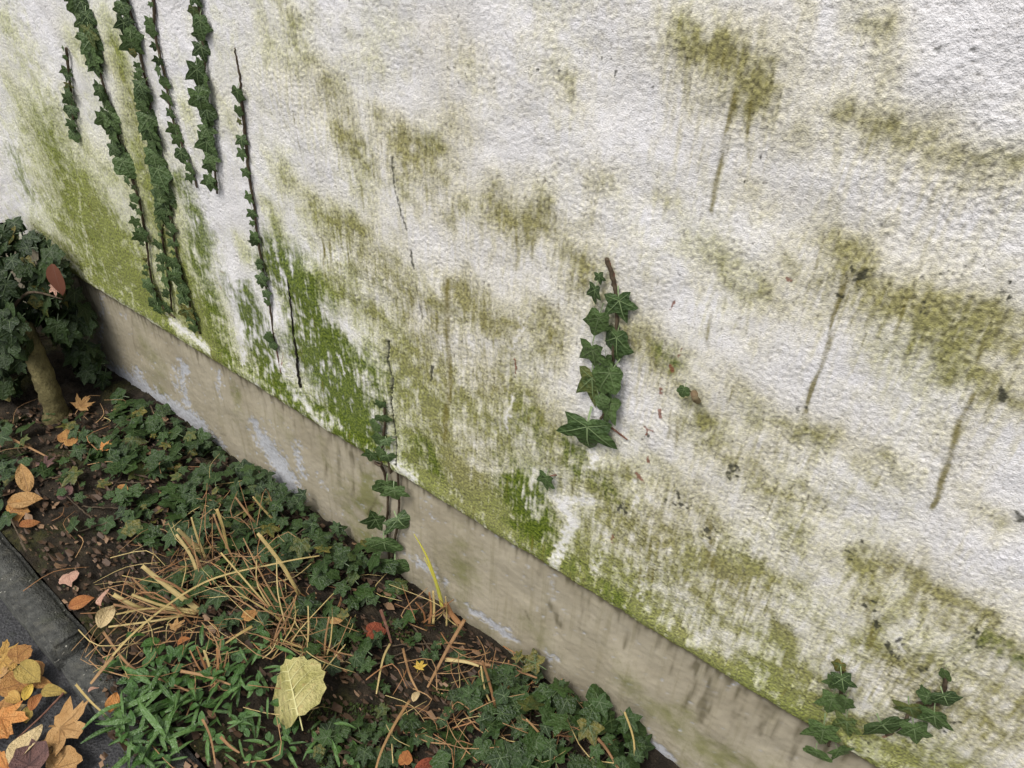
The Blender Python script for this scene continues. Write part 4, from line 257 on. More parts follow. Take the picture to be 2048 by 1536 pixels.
P = np.stack([gx, Y, Zc], -1)
under = P[:1].copy(); under[..., 1] = .02; under[..., 2] += .004
P = np.concatenate([under, P], 0)
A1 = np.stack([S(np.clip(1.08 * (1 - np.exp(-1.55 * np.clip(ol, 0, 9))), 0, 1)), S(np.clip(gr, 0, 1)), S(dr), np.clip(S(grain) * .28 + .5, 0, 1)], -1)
A2 = np.stack([S(np.clip(black, 0, 1)), S(np.clip(red, 0, 1)), S(np.clip(white, 0, 1)), S(moist)], -1)
A1 = np.concatenate([A1[:1], A1], 0); A2 = np.concatenate([A2[:1], A2], 0)
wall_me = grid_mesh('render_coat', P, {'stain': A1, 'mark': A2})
# --- roughcast material
M = Mat('stained_roughcast', .92, .15)
o_, g_, d_, gh = M.attr('stain'); bk, rd, wh, ck = M.attr('mark'); pos = M.pos()
fn = M.noise(260, 3, .6, pos); bn = M.noise(5, 3, .6, pos); mn = M.noise(38, 3, .6, pos)
base = M.mix(M.sm(bn, .35, .7), (.77, .755, .765), (.69, .67, .655))
base = M.mix(M.f('MULTIPLY', M.sm(M.noise(11, 4, .65, pos), .56, .78), .22), base, (.56, .50, .43))
base = M.mix(M.f('MULTIPLY', M.sm(gh, .52, .2), .62), base, (.34, .315, .285))                 # pit shading of the grain painted into the colour, along with grime
base = M.mix(M.f('MULTIPLY', M.sm(M.noise(360, 2, .5, pos), .57, .68), .38), base, (.30, .28, .25))                # dark specks
var = M.f('ADD', M.f('MULTIPLY', M.f('SUBTRACT', fn, .5), .7), M.f('MULTIPLY', M.f('SUBTRACT', gh, .5), -.5))
ot = M.f('ADD', M.f('MULTIPLY', M.f('ADD', o_, M.f('MULTIPLY', M.f('MULTIPLY', var, .34), M.sm(o_, .02, .3))), 1.0), M.f('MULTIPLY', M.f('SUBTRACT', mn, .5), .12))
thin = M.mix(ck, (.45, .42, .255), (.37, .395, .075)); thick = M.mix(ck, (.185, .175, .058), (.130, .155, .010))
yel = M.mix(M.sm(ot, .22, .95), thin, thick)
yel = M.mix(1.0, yel, M.mix(M.sm(gh, .25, .8), (.50, .47, .38), (1.85, 1.80, 1.60)), 'MULTIPLY')
grn = M.mix(M.sm(gh, .32, .8), (.036, .062, .004), (.165, .215, .020))
grn = M.mix(M.f('MULTIPLY', M.sm(mn, .5, .75), .35), grn, (.095, .115, .03))
oe = M.f('MULTIPLY', ot, 1.15, None, True)
ge = M.sm(M.f('ADD', g_, M.f('MULTIPLY', var, .35)), .08, .9)
c = M.mix(M.f('MULTIPLY', oe, .92), base, yel)
c = M.mix(M.f('MULTIPLY', ge, .95), c, grn)
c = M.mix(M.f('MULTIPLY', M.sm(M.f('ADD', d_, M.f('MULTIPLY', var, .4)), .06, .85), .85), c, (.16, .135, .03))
c = M.mix(M.f('MULTIPLY', M.sm(M.f('ADD', wh, M.f('MULTIPLY', var, .6)), .45, 1.05), .55), c, (.82, .81, .79))
c = M.mix(M.f('MULTIPLY', M.sm(bk, .2, .75), .88), c, (.035, .036, .026))
c = M.mix(M.f('MULTIPLY', M.sm(M.f('ADD', rd, M.f('MULTIPLY', var, .5)), .3, .7), .85), c, (.20, .075, .045))
M.col(c)
M.bump(M.f('ADD', fn, M.f('MULTIPLY', M.noise(520, 1, .5, pos), .8)), .5, .0022)
house = empty('house_wall', (0, 0, 0))
tag(house, 'white roughcast house wall streaked with green algae above a bare beige plinth', 'wall')
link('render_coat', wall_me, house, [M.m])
# --- plinth
PXp = .003; pu0, pu1, pv0, pv1 = -2.95, .5, -.06, .42
SP = (int((pv1 - pv0) / PXp), int((pu1 - pu0) / PXp))
PXX, PZZ = np.meshgrid(pu0 + np.arange(SP[1]) * PXp, pv0 + np.arange(SP[0]) * PXp)
WX = PXX + .008 * band(SP, PXp, .008, .08, 41, .9); WZ = PZZ + .008 * band(SP, PXp, .008, .08, 42, .9)
flake = np.zeros(SP); lay(flake, PXX, PZZ, PFLAKE, 1.7)
pg = np.zeros(SP); lay(pg, PXX, PZZ, PGREEN, 1.25)
WX = PXX + .002 * band(SP, PXp, .05, .3, 43, .9); WZ = PZZ
pd = np.zeros(SP); lay(pd, PXX, PZZ, PDRIP, 1.4, 1.5)
fl = flake + .16 * band(SP, PXp, .006, .05, 44, .8) + .05 * band(SP, PXp, .03, .3, 45)
flm = np.clip((fl - .36) / .10, 0, 1)
pc = band(SP, PXp, .007, .06, 46, .3, az=8.)
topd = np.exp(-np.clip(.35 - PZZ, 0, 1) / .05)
pdr_shade = np.clip(pd * (.9 + .2 * pc) + topd * np.clip(.22 + .5 * pc, 0, .9) + np.exp(-np.clip(.347 - PZZ, 0, 1) / .007) * .85 + np.clip(pc - 1.4, 0, 1) * .25, 0, 1)  # drips, plus a narrow dark band painting the lip's shadow and dirt
pgr = np.clip(pg * (.8 + .25 * band(SP, PXp, .03, .2, 47)) + .12 * np.clip(band(SP, PXp, .06, .4, 48), 0, 2) + np.exp(-PZZ / .05) * .25, 0, 1)
bar = [pu0]
while bar[-1] < pu1: bar.append(bar[-1] + .0055)
ext = [pu1]; st = .006
while ext[-1] < 3.0: st = min(st * 1.3, .15); ext.append(ext[-1] + st)
exl = [pu0]; st = .006
while exl[-1] > -6.0: st = min(st * 1.3, .15); exl.append(exl[-1] - st)
pxs = np.array(exl[:0:-1] + bar + ext[1:]); pzs = np.arange(-.12, .376, .005)
px_, pz_ = np.meshgrid(pxs, pzs)
Sp = lambda a: sample(a, pu0, pv0, PXp, px_, pz_)
hp = Sp(.0012 * band(SP, PXp, .06, .4, 49, 1.) + .0005 * band(SP, PXp, .008, .03, 50, .5) - flm * .0009)
plinth_me = grid_mesh('plinth', np.stack([px_,   .013 - hp, pz_], -1), {'stain': np.stack([Sp(flm), Sp(pgr), Sp(pdr_shade), Sp(np.clip(flake, 0, 1))], -1)})
M = Mat('painted_plinth', .8, .2)
f_, g_, d_, _ = M.attr('stain'); pos = M.pos()
fn = M.noise(120, 4, .6, pos); bn = M.noise(7, 4, .6, pos); mp = N(M.nt, 'ShaderNodeMapping'); mp.inputs['Scale'].default_value = (60, 60, 4); M.L(pos, mp.inputs[0])
vs = M.noise(1, 4, .6, mp.outputs[0])
c = M.mix(M.sm(bn, .3, .7), (.405, .360, .268), (.325, .284, .203))
c = M.mix(M.f('MULTIPLY', M.sm(vs, .48, .72), .4), c, (.22, .195, .11))
c = M.mix(M.f('MULTIPLY', M.sm(fn, .6, .72), .3), c, (.24, .20, .15))
c = M.mix(M.f('MULTIPLY', M.sm(M.f('ADD', g_, M.f('MULTIPLY', M.f('SUBTRACT', fn, .5), .5)), .12, 1.), .75), c, (.15, .155, .042))
c = M.mix(M.f('MULTIPLY', f_, .95), c, M.mix(M.sm(fn, .4, .65), (.47, .48, .50), (.36, .36, .37)))
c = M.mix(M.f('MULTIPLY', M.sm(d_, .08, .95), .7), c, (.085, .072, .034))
M.col(c); M.bump(M.f('ADD', fn, M.f('MULTIPLY', f_, -1.2)), .35, .002)
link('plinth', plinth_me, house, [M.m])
bm = bmesh.new(); bmesh.ops.create_cube(bm, size=1)
for v in bm.verts: v.co = ((v.co.x) * 8.9 - 1.5, v.co.y * .26 + .165, v.co.z * 3.1 + 1.43)
me = bpy.data.meshes.new('wall_core'); bm.to_mesh(me); bm.free(); link('wall_core', me, house, [M.m])
# ================================================================= GROUND
def gz(x, y):
    b = .010 * math.sin(3.1 * x + 1.3) * math.cos(4.2 * y + .4) + .007 * math.sin(9.3 * x + 2.1 * y) + .005 * math.sin(17 * y - 6 * x + 1)
    b += -.022 * math.exp(-((x + .42) / .13) ** 2 - ((y - .0) / .07) ** 2)            # hollow against the plinth
    k = kerb_in(x) - y
    return b * min(1, max(.15, -k / .12)) - .006
KA = math.atan2(KERB[2][1] - KERB[0][1], KERB[2][0] - KERB[0][0])
def kerb_out(x): return KERB[1][1] + math.tan(KA) * (x - KERB[1][0])
KW = .082
def kerb_in(x): return kerb_out(x) + KW
# far ground sheet
me = mesh_from('ground', [(-60, -60, -.12), (60, -60, -.12), (60, 60, -.12), (-60, 60, -.12)], [(0, 1, 2, 3)], False)
Msoil = Mat('damp_soil', .9, .25); pos = Msoil.pos()
a = Msoil.noise(30, 6, .65, pos); b = Msoil.noise(4.5, 5, .6, pos); d = Msoil.noise(150, 4, .65, pos)
c = Msoil.ramp(a, [(.3, (.009, .007, .005)), (.52, (.026, .020, .013)), (.75, (.06, .044, .028))])
c = Msoil.mix(Msoil.f('MULTIPLY', Msoil.sm(b, .52, .66), .6), c, Msoil.mix(Msoil.sm(d, .4, .65), (.022, .028, .006), (.075, .075, .016)))
c = Msoil.mix(Msoil.sm(d, .70, .76), c, (.20, .16, .11))
Msoil.col(c); Msoil.bump(Msoil.f('ADD', d, a), .9, .008)
tag(link('ground', me, None, [Msoil.m]), kind='structure')
# planting bed: dense displaced soil
bx = np.arange(-3.6, 1.5, .0085); tt = np.linspace(0, 1, 76)
SB = (300, 1300); soilr = .0035 * band(SB, .005, .03, .2, 60, 1.) + .003 * band(SB, .005, .008, .04, 61, .6)
Pb = np.zeros((len(tt), len(bx), 3))
ki = np.array([kerb_in(x) for x in bx]) + .002
for j, t in enumerate(tt):
    yy = ki + (0.03 - ki) * t; Pb[j, :, 0] = bx; Pb[j, :, 1] = yy
    Pb[j, :, 2] = [gz(x, y) for x, y in zip(bx, yy)]
Pb[..., 2] += sample(soilr, -3.6, -.8, .005, Pb[..., 0], Pb[..., 1])
tag(link('planting_bed', grid_mesh('planting_bed', Pb, {}), None, [Msoil.m]), kind='structure')
# pavement
M = Mat('wet_asphalt', .62, .4); pos = M.pos()
a = M.noise(220, 4, .65, pos); b = M.noise(9, 5, .6, pos)
v = N(M.nt, 'ShaderNodeTexVoronoi', Scale=150.); M.L(pos, v.inputs['Vector'])
c = M.ramp(a, [(.3, (.016, .016, .017)), (.55, (.042, .042, .044)), (.8, (.11, .108, .10))])
c = M.mix(M.f('MULTIPLY', M.sm(b, .55, .72), .6), c, (.022, .026, .012))
M.col(c); M.bump(M.f('ADD', v.outputs['Distance'], a), .7, .004)
ZP = -.078
x0, x1 = -7., 4.
nx = 60; V = []; Fq = []
for i in range(nx + 1):
    x = x0 + (x1 - x0) * i / nx; ko = kerb_out(x)
    V += [(x, ko + .01, ZP), (x, ko - .05, ZP + .002 * math.sin(i * 1.7)), (x, ko - .4, ZP + .003 * math.sin(i)), (x, ko - 4, ZP - .01)]
for i in range(nx):
    for k in range(3): a_ = i * 4 + k; Fq.append((a_ + 1, a_ + 5, a_ + 4, a_))
tag(link('pavement', mesh_from('pavement', V, Fq), None, [M.m]), kind='structure')
# kerb stones
Mk = Mat('dark_kerb_concrete', .85, .25); pos = Mk.coord('Object'); 
a = Mk.noise(60, 5, .65); b = Mk.noise(9, 4, .6); d = Mk.noise(190, 3, .6)
c = Mk.ramp(a, [(.28, (.035, .036, .033)), (.55, (.082, .083, .075)), (.8, (.15, .148, .13))])
c = Mk.mix(Mk.f('MULTIPLY', Mk.sm(b, .5, .68), .55), c, (.045, .05, .022))
fk = Mk.noise(75, 2, .5); c = Mk.mix(Mk.sm(fk, .69, .72), c, (.34, .33, .28)); c = Mk.mix(Mk.f('MULTIPLY', Mk.sm(Mk.noise(28, 5, .7), .52, .7), .6), c, (.13, .125, .10))
c = Mk.mix(Mk.f('MULTIPLY', Mk.sm(a, .62, .75), .5), c, (.16, .16, .14))
Mk.col(c); Mk.bump(Mk.f('ADD', a, d), 1.0, .008)
def kerb_mesh(L, seed):
    bm = bmesh.new(); bmesh.ops.create_cube(bm, size=1)
    for v in bm.verts: v.co = (v.co.x * L, v.co.y * KW, v.co.z * .24)
    bmesh.ops.bevel(bm, geom=[e for e in bm.edges], offset=.012, segments=4, affect='EDGES')
    for n in range(1, 40): bmesh.ops.bisect_plane(bm, geom=bm.verts[:] + bm.edges[:] + bm.faces[:], plane_co=(-L / 2 + L * n / 40, 0, 0), plane_no=(1, 0, 0))
    r = random.Random(seed)
    for v in bm.verts:
        v.co += Vector((0, .0013 * math.sin(v.co.x * 41 + seed) + r.uniform(-.0007, .0007), .0016 * math.sin(v.co.x * 29 + 2 * seed + v.co.y * 30) + r.uniform(-.0008, .0008)))
    for f in bm.faces: f.smooth = True
    me = bpy.data.meshes.new('kerb_stone'); bm.to_mesh(me); bm.free(); return me
kl = [(-3.35, 'dark kerb stone farthest along the bed, beyond the left picture edge beside the fallen tan leaves'), (-2.35, 'moss flecked dark kerb stone running down from the left picture edge to the joint'),
      (-1.345, 'dark kerb stone below the joint, dry straw and green weeds hanging over it'), (-.345, 'kerb stone hidden under the green weeds at the bottom of the picture')]
for i, (x, lab) in enumerate(kl[1:3]):
    L = .980; cx = x + .5
    o = link('kerb_stone', kerb_mesh(L, i + 1), None, [Mk.m]); o.location = (cx * 1.0, kerb_out(cx) + KW / 2, -.12 + (.004 if i == 0 else -.003)); o.rotation_euler = (random.uniform(-.01, .01), random.uniform(-.003, .003), KA + (.004 if i else -.003))
    tag(o, lab, 'kerb stone', 'kerb stones edging the bed')
# the kerb goes on beyond the picture
for x in (-3.355, -.34, .66):
    o = link('kerb_stone', kerb_mesh(.992, 7), None, [Mk.m]); cx = x + .5; o.location = (cx, kerb_out(cx) + KW / 2, -.121); o.rotation_euler = (0, 0, KA)
    tag(o, {-3.355: 'dark kerb stone before the ivy bush, beyond the left picture edge', -.34: 'dark kerb stone under the weeds, below the bottom picture edge', .66: 'dark kerb stone farthest right along the bed, outside the picture'}[x], 'kerb stone', 'kerb stones edging the bed')
# ================================================================= PLANT PIECES
def ivy_mat(name, dark, light, vein, rough=.38):
    m = Mat(name, rough, .32); r = m.rnd(); n = m.noise(2.2, 5, .6); n2 = m.noise(11, 3, .6)
    c = m.mix(r, dark, light); c = m.mix(m.f('MULTIPLY', m.sm(n, .4, .7), .5), c, tuple(x * 1.5 for x in light)); c = m.mix(m.f('MULTIPLY', m.sm(n2, .56, .7), .35), c, tuple(x * .5 for x in dark)); r2 = m.f('FRACT', m.f('MULTIPLY', r, 37.7)); c = m.mix(m.f('MULTIPLY', m.sm(r2, .90, 1.), m.sm(n, .35, .6)), c, (.16, .13, .03)); c = m.mix(m.f('MULTIPLY', m.sm(r2, .35, .0), .55), c, tuple(x * .45 for x in dark))
    m.col(c); m.bump(m.noise(6, 3, .5), .35, .05)
    v = Mat(name + '_vein', .5, .4); v.col(v.mix(v.rnd(), vein, tuple(x * .65 for x in vein)))
    return m.m, v.m
IV_DARK = ivy_mat('ivy_leaf', (.013, .026, .008), (.030, .052, .014), (.085, .12, .05), .42)
IV_WALL = ivy_mat('wall_ivy_leaf', (.036, .064, .020), (.080, .126, .040), (.20, .27, .12), .4)
IV_GRND = ivy_mat('ground_ivy_leaf', (.014, .029, .008), (.034, .066, .015), (.085, .13, .045), .38)
def stem_mat(name, c1, c2, rough=.75):
    m = Mat(name, rough, .3); n = m.noise(90, 4, .6); m.col(m.mix(m.sm(n, .35, .65), c1, c2)); m.bump(n, .5, .002); return m.m
M_STEM = stem_mat('ivy_stem', (.055, .036, .022), (.10, .075, .045)); M_GSTEM = stem_mat('green_stem', (.05, .06, .02), (.10, .09, .04)); M_RED = stem_mat('dry_red_stem', (.13, .055, .035), (.20, .10, .065)); M_BLACK = stem_mat('dead_stem_bark', (.012, .010, .008), (.035, .028, .02))
IVY_OUT = [(0, 1.), (13, .74), (27, .52), (41, .68), (54, .86), (66, .64), (84, .42), (102, .47), (122, .60), (144, .42), (165, .27), (180, .15)]
IVY_SOFT = [(0, .95), (15, .80), (30, .66), (44, .70), (58, .76), (72, .62), (90, .50), (108, .50), (126, .52), (146, .40), (166, .27), (180, .16)]
def ivy_mesh(name, out, seed, fold=.16, curl=.18, jit=.07):
    r = random.Random(seed); pts = []
    k = r.uniform(-.06, .06)
    for side in (1, -1):
        seq = out if side == 1 else out[-2:0:-1]
        for th, rr in seq:
            rr *= 1 + r.uniform(-jit, jit) + k * side; t = math.radians(th + r.uniform(-3, 3)) * side
            pts.append((rr * math.sin(t), rr * math.cos(t)))
    n = len(pts); ph = r.uniform(0, 6)
    def z(x, y): d = math.hypot(x, y); return fold * abs(x) * (1 - .5 * d) - curl * d * d + .045 * math.sin(5 * x + ph) * d + .035 * math.sin(7 * y + ph) * d + .05 * k * x
    V = [(0, 0, 0)]; 
    for s in (.5, 1.):
        for x, y in pts: V.append((x * s, y * s, z(x * s, y * s)))
    F = []; mi = []
    for i in range(n):
        j = (i + 1) % n; F.append((0, 1 + i, 1 + j)); F.append((1 + i, 1 + n + i, 1 + n + j, 1 + j)); mi += [0, 0]
    F = [tuple(reversed(f)) for f in F]
    for idx in (0, 4, n - 4, 8, n - 8):
        x, y = pts[idx]; L = math.hypot(x, y); nx, ny = -y / L, x / L; w = .021 if idx == 0 else .014
        b0 = len(V); 
        for s, ww in ((.02, w), (.5, w * .75), (.88, w * .2)):
            for sg in (1, -1):
                X, Y_ = x * s + nx * ww * sg, y * s + ny * ww * sg; V.append((X, Y_, z(x * s, y * s) + .014 + .012 * (s > .3)))
        F += [(b0, b0 + 2, b0 + 3, b0 + 1), (b0 + 2, b0 + 4, b0 + 5, b0 + 3)]; mi += [1, 1]
    # petiole
    b0 = len(V)
    for yy, zz, ww in ((.02, .0, .02), (-.3, -.06, .022), (-.55, -.2, .025)):
        V += [(ww, yy, zz), (-ww, yy, zz)]
    F += [(b0 + 1, b0, b0 + 2, b0 + 3), (b0 + 3, b0 + 2, b0 + 4, b0 + 5)]; mi += [1, 1]
    return mesh_from(name, V, F, True, mi)
def variants(tagn, mats):
    L = []
    for s in range(6):
        me = ivy_mesh('leaf', IVY_OUT if s % 3 else IVY_SOFT, s + (100 if tagn == 'w' else 7), .10 + .05 * (s % 3), .12 + .07 * (s % 4) / 3 + (.06 if tagn == 'w' else 0))
        for m in mats: me.materials.append(m)
        L.append(me)
    return L
LV_WALL = variants('w', IV_WALL); LV_DARK = variants('d', IV_DARK); LV_GRND = variants('g', IV_GRND)
def place(name, me, parent, loc, tip, nrm, sx, sy, sz=None):
    o = bpy.data.objects.new(name, me); C.objects.link(o)
    Yv = Vector(tip).normalized(); Zv = Vector(nrm); Zv = (Zv - Yv * Zv.dot(Yv)).normalized(); Xv = Yv.cross(Zv)
    m = Matrix.Identity(4)
    for i in range(3): m[i][0] = Xv[i] * sx; m[i][1] = Yv[i] * sy; m[i][2] = Zv[i] * (sz or (sx + sy) / 2); m[i][3] = loc[i]
    if parent: o.parent = parent; m = Matrix.Translation(-Vector(parent.location)) @ m
    o.matrix_local = m
    return o
def tube(pts, r0, r1, seg=6, jit=0, seed=0, closed=True):
    """tapered tube along 3-D points -> verts, faces"""
    rr = random.Random(seed); pts = [Vector(p) for p in pts]; V = []; F = []; n = len(pts)
    up = Vector((.3, -1, .2))
    for i, p in enumerate(pts):
        t = (pts[min(i + 1, n - 1)] - pts[max(i - 1, 0)]).normalized(); a = t.cross(up).normalized(); b = t.cross(a)
        r = r0 + (r1 - r0) * i / max(1, n - 1)
        for k in range(seg):
            q = 2 * math.pi * k / seg; rj = r * (1 + rr.uniform(-jit, jit)); V.append(p + a * math.cos(q) * rj + b * math.sin(q) * rj)
    for i in range(n - 1):
        for k in range(seg): k2 = (k + 1) % seg; F.append((i * seg + k, i * seg + k2, (i + 1) * seg + k2, (i + 1) * seg + k))
    if closed: F.append(tuple(range(seg))[::-1]); F.append(tuple((n - 1) * seg + k for k in range(seg)))
    return V, F
def spline(pts, per=6):
    P = [Vector(p) for p in pts]; out = []
    for i in range(len(P) - 1):
        p0, p1, p2, p3 = P[max(i - 1, 0)], P[i], P[i + 1], P[min(i + 2, len(P) - 1)]
        for k in range(per):
            t = k / per; out.append(.5 * ((2 * p1) + (p2 - p0) * t + (2 * p0 - 5 * p1 + 4 * p2 - p3) * t * t + (3 * p1 - p0 - 3 * p2 + p3) * t ** 3))
    out.append(P[-1]); return out
def join(parts):
    V = []; F = []
    for v, f in parts: b = len(V); V += list(v); F += [tuple(i + b for i in q) for q in f]
    return V, F
def wig(P, a, seed):
    r = random.Random(seed); return [p + Vector((r.uniform(-a, a), r.uniform(-a, a) * .5, r.uniform(-a, a))) for p in P]
def hw(x, z): return float(sample(H_, U0, V0, PX, np.array([x]), np.array([z]))[0])
def on_wall(x, z, off=.004): return (x, -hw(x, z) - .004 - off, z)
# ---------------------------------------------------------------- climbing ivy on the wall
def rel(V, root): L = Vector(root.location); return [Vector(v) - L for v in V]
def wall_leaf(root, L, k, y=None, lift=.008):
    bx_, bz_, tx, tz, w = L; r = random.Random(k * 7 + 1)
    ln = math.hypot(tx, tz); yb = on_wall(bx_, bz_, lift + .004)[1] if y is None else y - lift
    me = LV_WALL[r.randrange(6)]
    tip = Vector((tx, r.uniform(-.15, .10) * ln, tz)); nrm = Vector((r.uniform(.0, .95) if bx_ < -.9 else r.uniform(-.3, .35), -1, r.uniform(.0, .5)))
    return place('leaf', me, root, (bx_, yb, bz_), tip, nrm, w / 1.42, ln * 1.0)
def stem_part(root, lines, mat, name='stem'):
    V, F = join([tube(p, a, b, 6, .12, 3) for p, a, b in lines])
    return link(name, mesh_from(name, rel(V, root), F), root, [mat])
def auto_leaves(v, root, k0, dense=1, side_bias=0, small=False):
    P = spline([on_wall(x, z) for x, z in v['stem']], 8)
    cum = [0]
    for a, b in zip(P[:-1], P[1:]): cum.append(cum[-1] + (b - a).length)
    s = .004; k = 0; r = random.Random(k0)
    while s < cum[-1]:
        i = max(j for j in range(len(cum)) if cum[j] <= s); p = P[i]; fr = s / cum[-1]
        w = (v['w'][0] + (v['w'][1] - v['w'][0]) * fr) * r.choice((.65, .9, 1.05, 1.2, 1.35, 1.6)) * r.uniform(.9, 1.1)
        sd = (1 if k % 2 else -1) if side_bias == 0 else (side_bias if r.random() < .75 else -side_bias)
        ang = r.uniform(-.1, .6) * sd; ln = w * r.uniform(.68, .85)
        tx, tz = math.sin(ang) * ln, -math.cos(ang) * ln
        wall_leaf(root, (p.x + sd * w * r.uniform(-.08, .2), p.z + w * .15, tx, tz, w), k0 * 100 + k, None, .004 + .012 * r.random() * dense)
        s += v['gap'] * (r.uniform(.6, 1.2) if r.random() > .07 else r.uniform(1.8, 2.6)); k += 1
    return P
def vine(keys, label, k0, stems=True, **kw):
    v = VINES[keys[0]]; x, z = v['stem'][-1]; root = empty('ivy_vine', (x, 0, z)); tag(root, label, 'ivy', 'ivy vines climbing the wall')
    lines = []
    for j, k in enumerate(keys):
        v = VINES[k]
        if 'w' in v: P = auto_leaves(v, root, k0 + j, **kw)
        else:
            P = spline([on_wall(a, b) for a, b in v['stem']], 8)
            for i, L in enumerate(v['leaves']): wall_leaf(root, (L[0], L[1], L[2] * 1.12, L[3] * 1.12, L[4] * (1.22 if i % 3 else 1.0)), k0 * 50 + i, None, .005 + .009 * (i % 2))
        lines.append((wig(P, .0012, k0 + j), .0032, .0022))
    if 'top' in v: lines.append((wig(spline([on_wall(a, b, .001) for a, b in v['top']]), .0015, 5), .0014, .0026))
    stem_part(root, lines, M_STEM)
    return root, v
vine(['short'], 'short thin ivy shoot with tiny leaves, farthest left on the stained wall', 1, dense=.3)
vine(['thick', 'thick_tail'], 'long thick ivy strand of overlapping leaves, second from the left on the wall', 2)
vine(['broad', 'broad_mid', 'broad_tail'], 'broad bushy ivy strand forking lower down, running through the olive algae', 3)
vine(['beads'], 'thin ivy runner with small bead-like leaves, between two thicker strands', 4, dense=.3, side_bias=-1)
vine(['big'], 'ivy strand of large dark leaves hanging from the top edge on clean white wall', 5)
r_, v_ = vine(['deadtop'], 'ivy runner with a bare reddish top end, rightmost of the left group', 6, dense=.4)
stem_part(r_, [(spline([on_wall(a, b, .001) for a, b in v_['tail']]), .002, .001)], M_RED, 'dry_tip')
r_, v_ = vine(['centre'], 'separate ivy sprig of clear five-lobed leaves in the middle of the wall', 7)
stem_part(r_, [(wig(spline([on_wall(1 * a, b, .002) for a, b in v_['stem'][:3]]), .001, 2), .0016, .0026), (spline([on_wall(v_['stem'][-1][0] + .008, v_['stem'][-1][1] - .0, .002), on_wall(v_['stem'][-1][0] + .05, v_['stem'][-1][1] - .012, .001)]), .002, .0012)], M_RED, 'bare_stem')
vine(['corner_small'], 'light green ivy sprig growing up over the wall edge near the bottom right corner', 8)
vine(['corner_dark'], 'dark ivy sprig lying sideways on the wall, nearest the bottom right corner', 9)
# ivy at the crack: on the wall, over the arris and down the plinth
v = VINES['crack']; root = empty('ivy_vine', (v['stem2'][-1][0], -.02, .02)); tag(root, 'ivy strand climbing from the ground over the plinth to the long crack', 'ivy', 'ivy vines climbing the wall')
for i, L in enumerate(v['leaves']): wall_leaf(root, L, 900 + i)
for i, L in enumerate(v['leaves2']): wall_leaf(root, L, 950 + i, .010, .014 + .012 * (i % 3))
over = [on_wall(*v['stem'][-1]), (v['stem2'][0][0], -.012, v['stem2'][0][1] + .01)]
P1 = spline([on_wall(a, b) for a, b in v['stem']] + [(v['stem2'][0][0] - .004, -.010, .365)] + [(a, .006, b) for a, b in v['stem2']], 6)
P2 = spline([on_wall(v['stem3'][0][0] - .008, .40), (v['stem3'][0][0] - .003, -.010, .365)] + [(a, .005, b) for a, b in v['stem3']], 6)
stem_part(root, [(wig(P1, .0012, 1), .0028, .0035), (wig(P2, .0012, 2), .0024, .0036)], M_STEM)
# single leaf, cut stub with its sprout, bare dead stem
root = empty('ivy_seedling', on_wall(LONE[0], LONE[1], 0)); tag(root, 'single small ivy leaf alone on the wall left of the middle sprig', 'ivy')
wall_leaf(root, LONE, 77, None, .012); q = on_wall(LONE[0] + .012, LONE[1] + .004, -.002)
stem_part(root, [([q, (LONE[0] + .004, q[1] - .008, LONE[1] + .002), (LONE[0], q[1] - .013, LONE[1])], .0014, .0012)], M_RED)
a, b = STUB; root = empty('cut_ivy_stub', on_wall(b[0], b[1], 0)); tag(root, 'sawn-off ivy stub with one fresh leaf sticking out of the wall', 'ivy stub')
pa = Vector(on_wall(a[0], a[1], .022)); pb = Vector(on_wall(b[0], b[1], .003)); stem_part(root, [([pb, pb.lerp(pa, .5) + Vector((0, -.004, 0)), pa], .0042, .0052)], stem_mat('cut_stub_bark', (.16, .11, .06), (.28, .22, .12)))
wall_leaf(root, SPROUT, 81, None, .014)
q = on_wall(SPROUT[0], SPROUT[1], .012)
stem_part(root, [([pb, (pb.x - .008, q[1] + .004, pb.z + .01), q], .0015, .0012)], M_GSTEM, 'shoot')
root = empty('dead_ivy_stem', on_wall(*DEADSTEM[-1], 0)); tag(root, 'bare black dead ivy stem standing on the darkest green moss', 'dead stem')
stem_part(root, [(wig(spline([on_wall(a, b, .0015) for a, b in DEADSTEM], 7), .0022, 8), .0012, .0032)], M_BLACK)
# ---------------------------------------------------------------- ivy bush at the left
bush = empty('ivy_bush', (TRUNK[0][0], TRUNK[0][1], 0)); tag(bush, 'dense dark ivy bush growing on a thick trunk against the wall at the left', 'bush')
M = Mat('ivy_trunk_bark', .9, .2); n = M.noise(26, 5, .65); n2 = M.noise(120, 3, .6)
c = M.ramp(n, [(.3, (.06, .05, .022)), (.55, (.135, .115, .05)), (.78, (.22, .19, .09))]); M.col(M.mix(M.f('MULTIPLY', M.sm(n2, .55, .7), .5), c, (.06, .045, .025))); M.bump(M.f('ADD', n, n2), .8, .006)
P = spline(TRUNK, 8)
V, F = tube(wig(P, 0.003, 6), .034, .026, 16, .09, 4)
V = [p * 1.0 + (p - P[min(i // 16, len(P) - 1)]) * (.35 * max(0, 1 - (i // 16) / 5)) + Vector((0, 0, 0)) for i, p in enumerate(V)]
link('trunk', mesh_from('trunk', rel(V, bush), F), bush, [M.m])
lines = []
for k in range(16):
    a = Vector((TRUNK[3][0] + random.uniform(-.1, .05), TRUNK[3][1] + random.uniform(-.05, .05), random.uniform(.1, .3)))
    e = Vector((random.uniform(-2.9, -2.1), random.uniform(-.4, -.04), random.uniform(.05, .5))); m_ = a.lerp(e, .5) + Vector((0, 0, .05))
    lines.append((spline([a, m_, e], 5), .006, .002))
stem_part(bush, lines, M_STEM, 'branches')
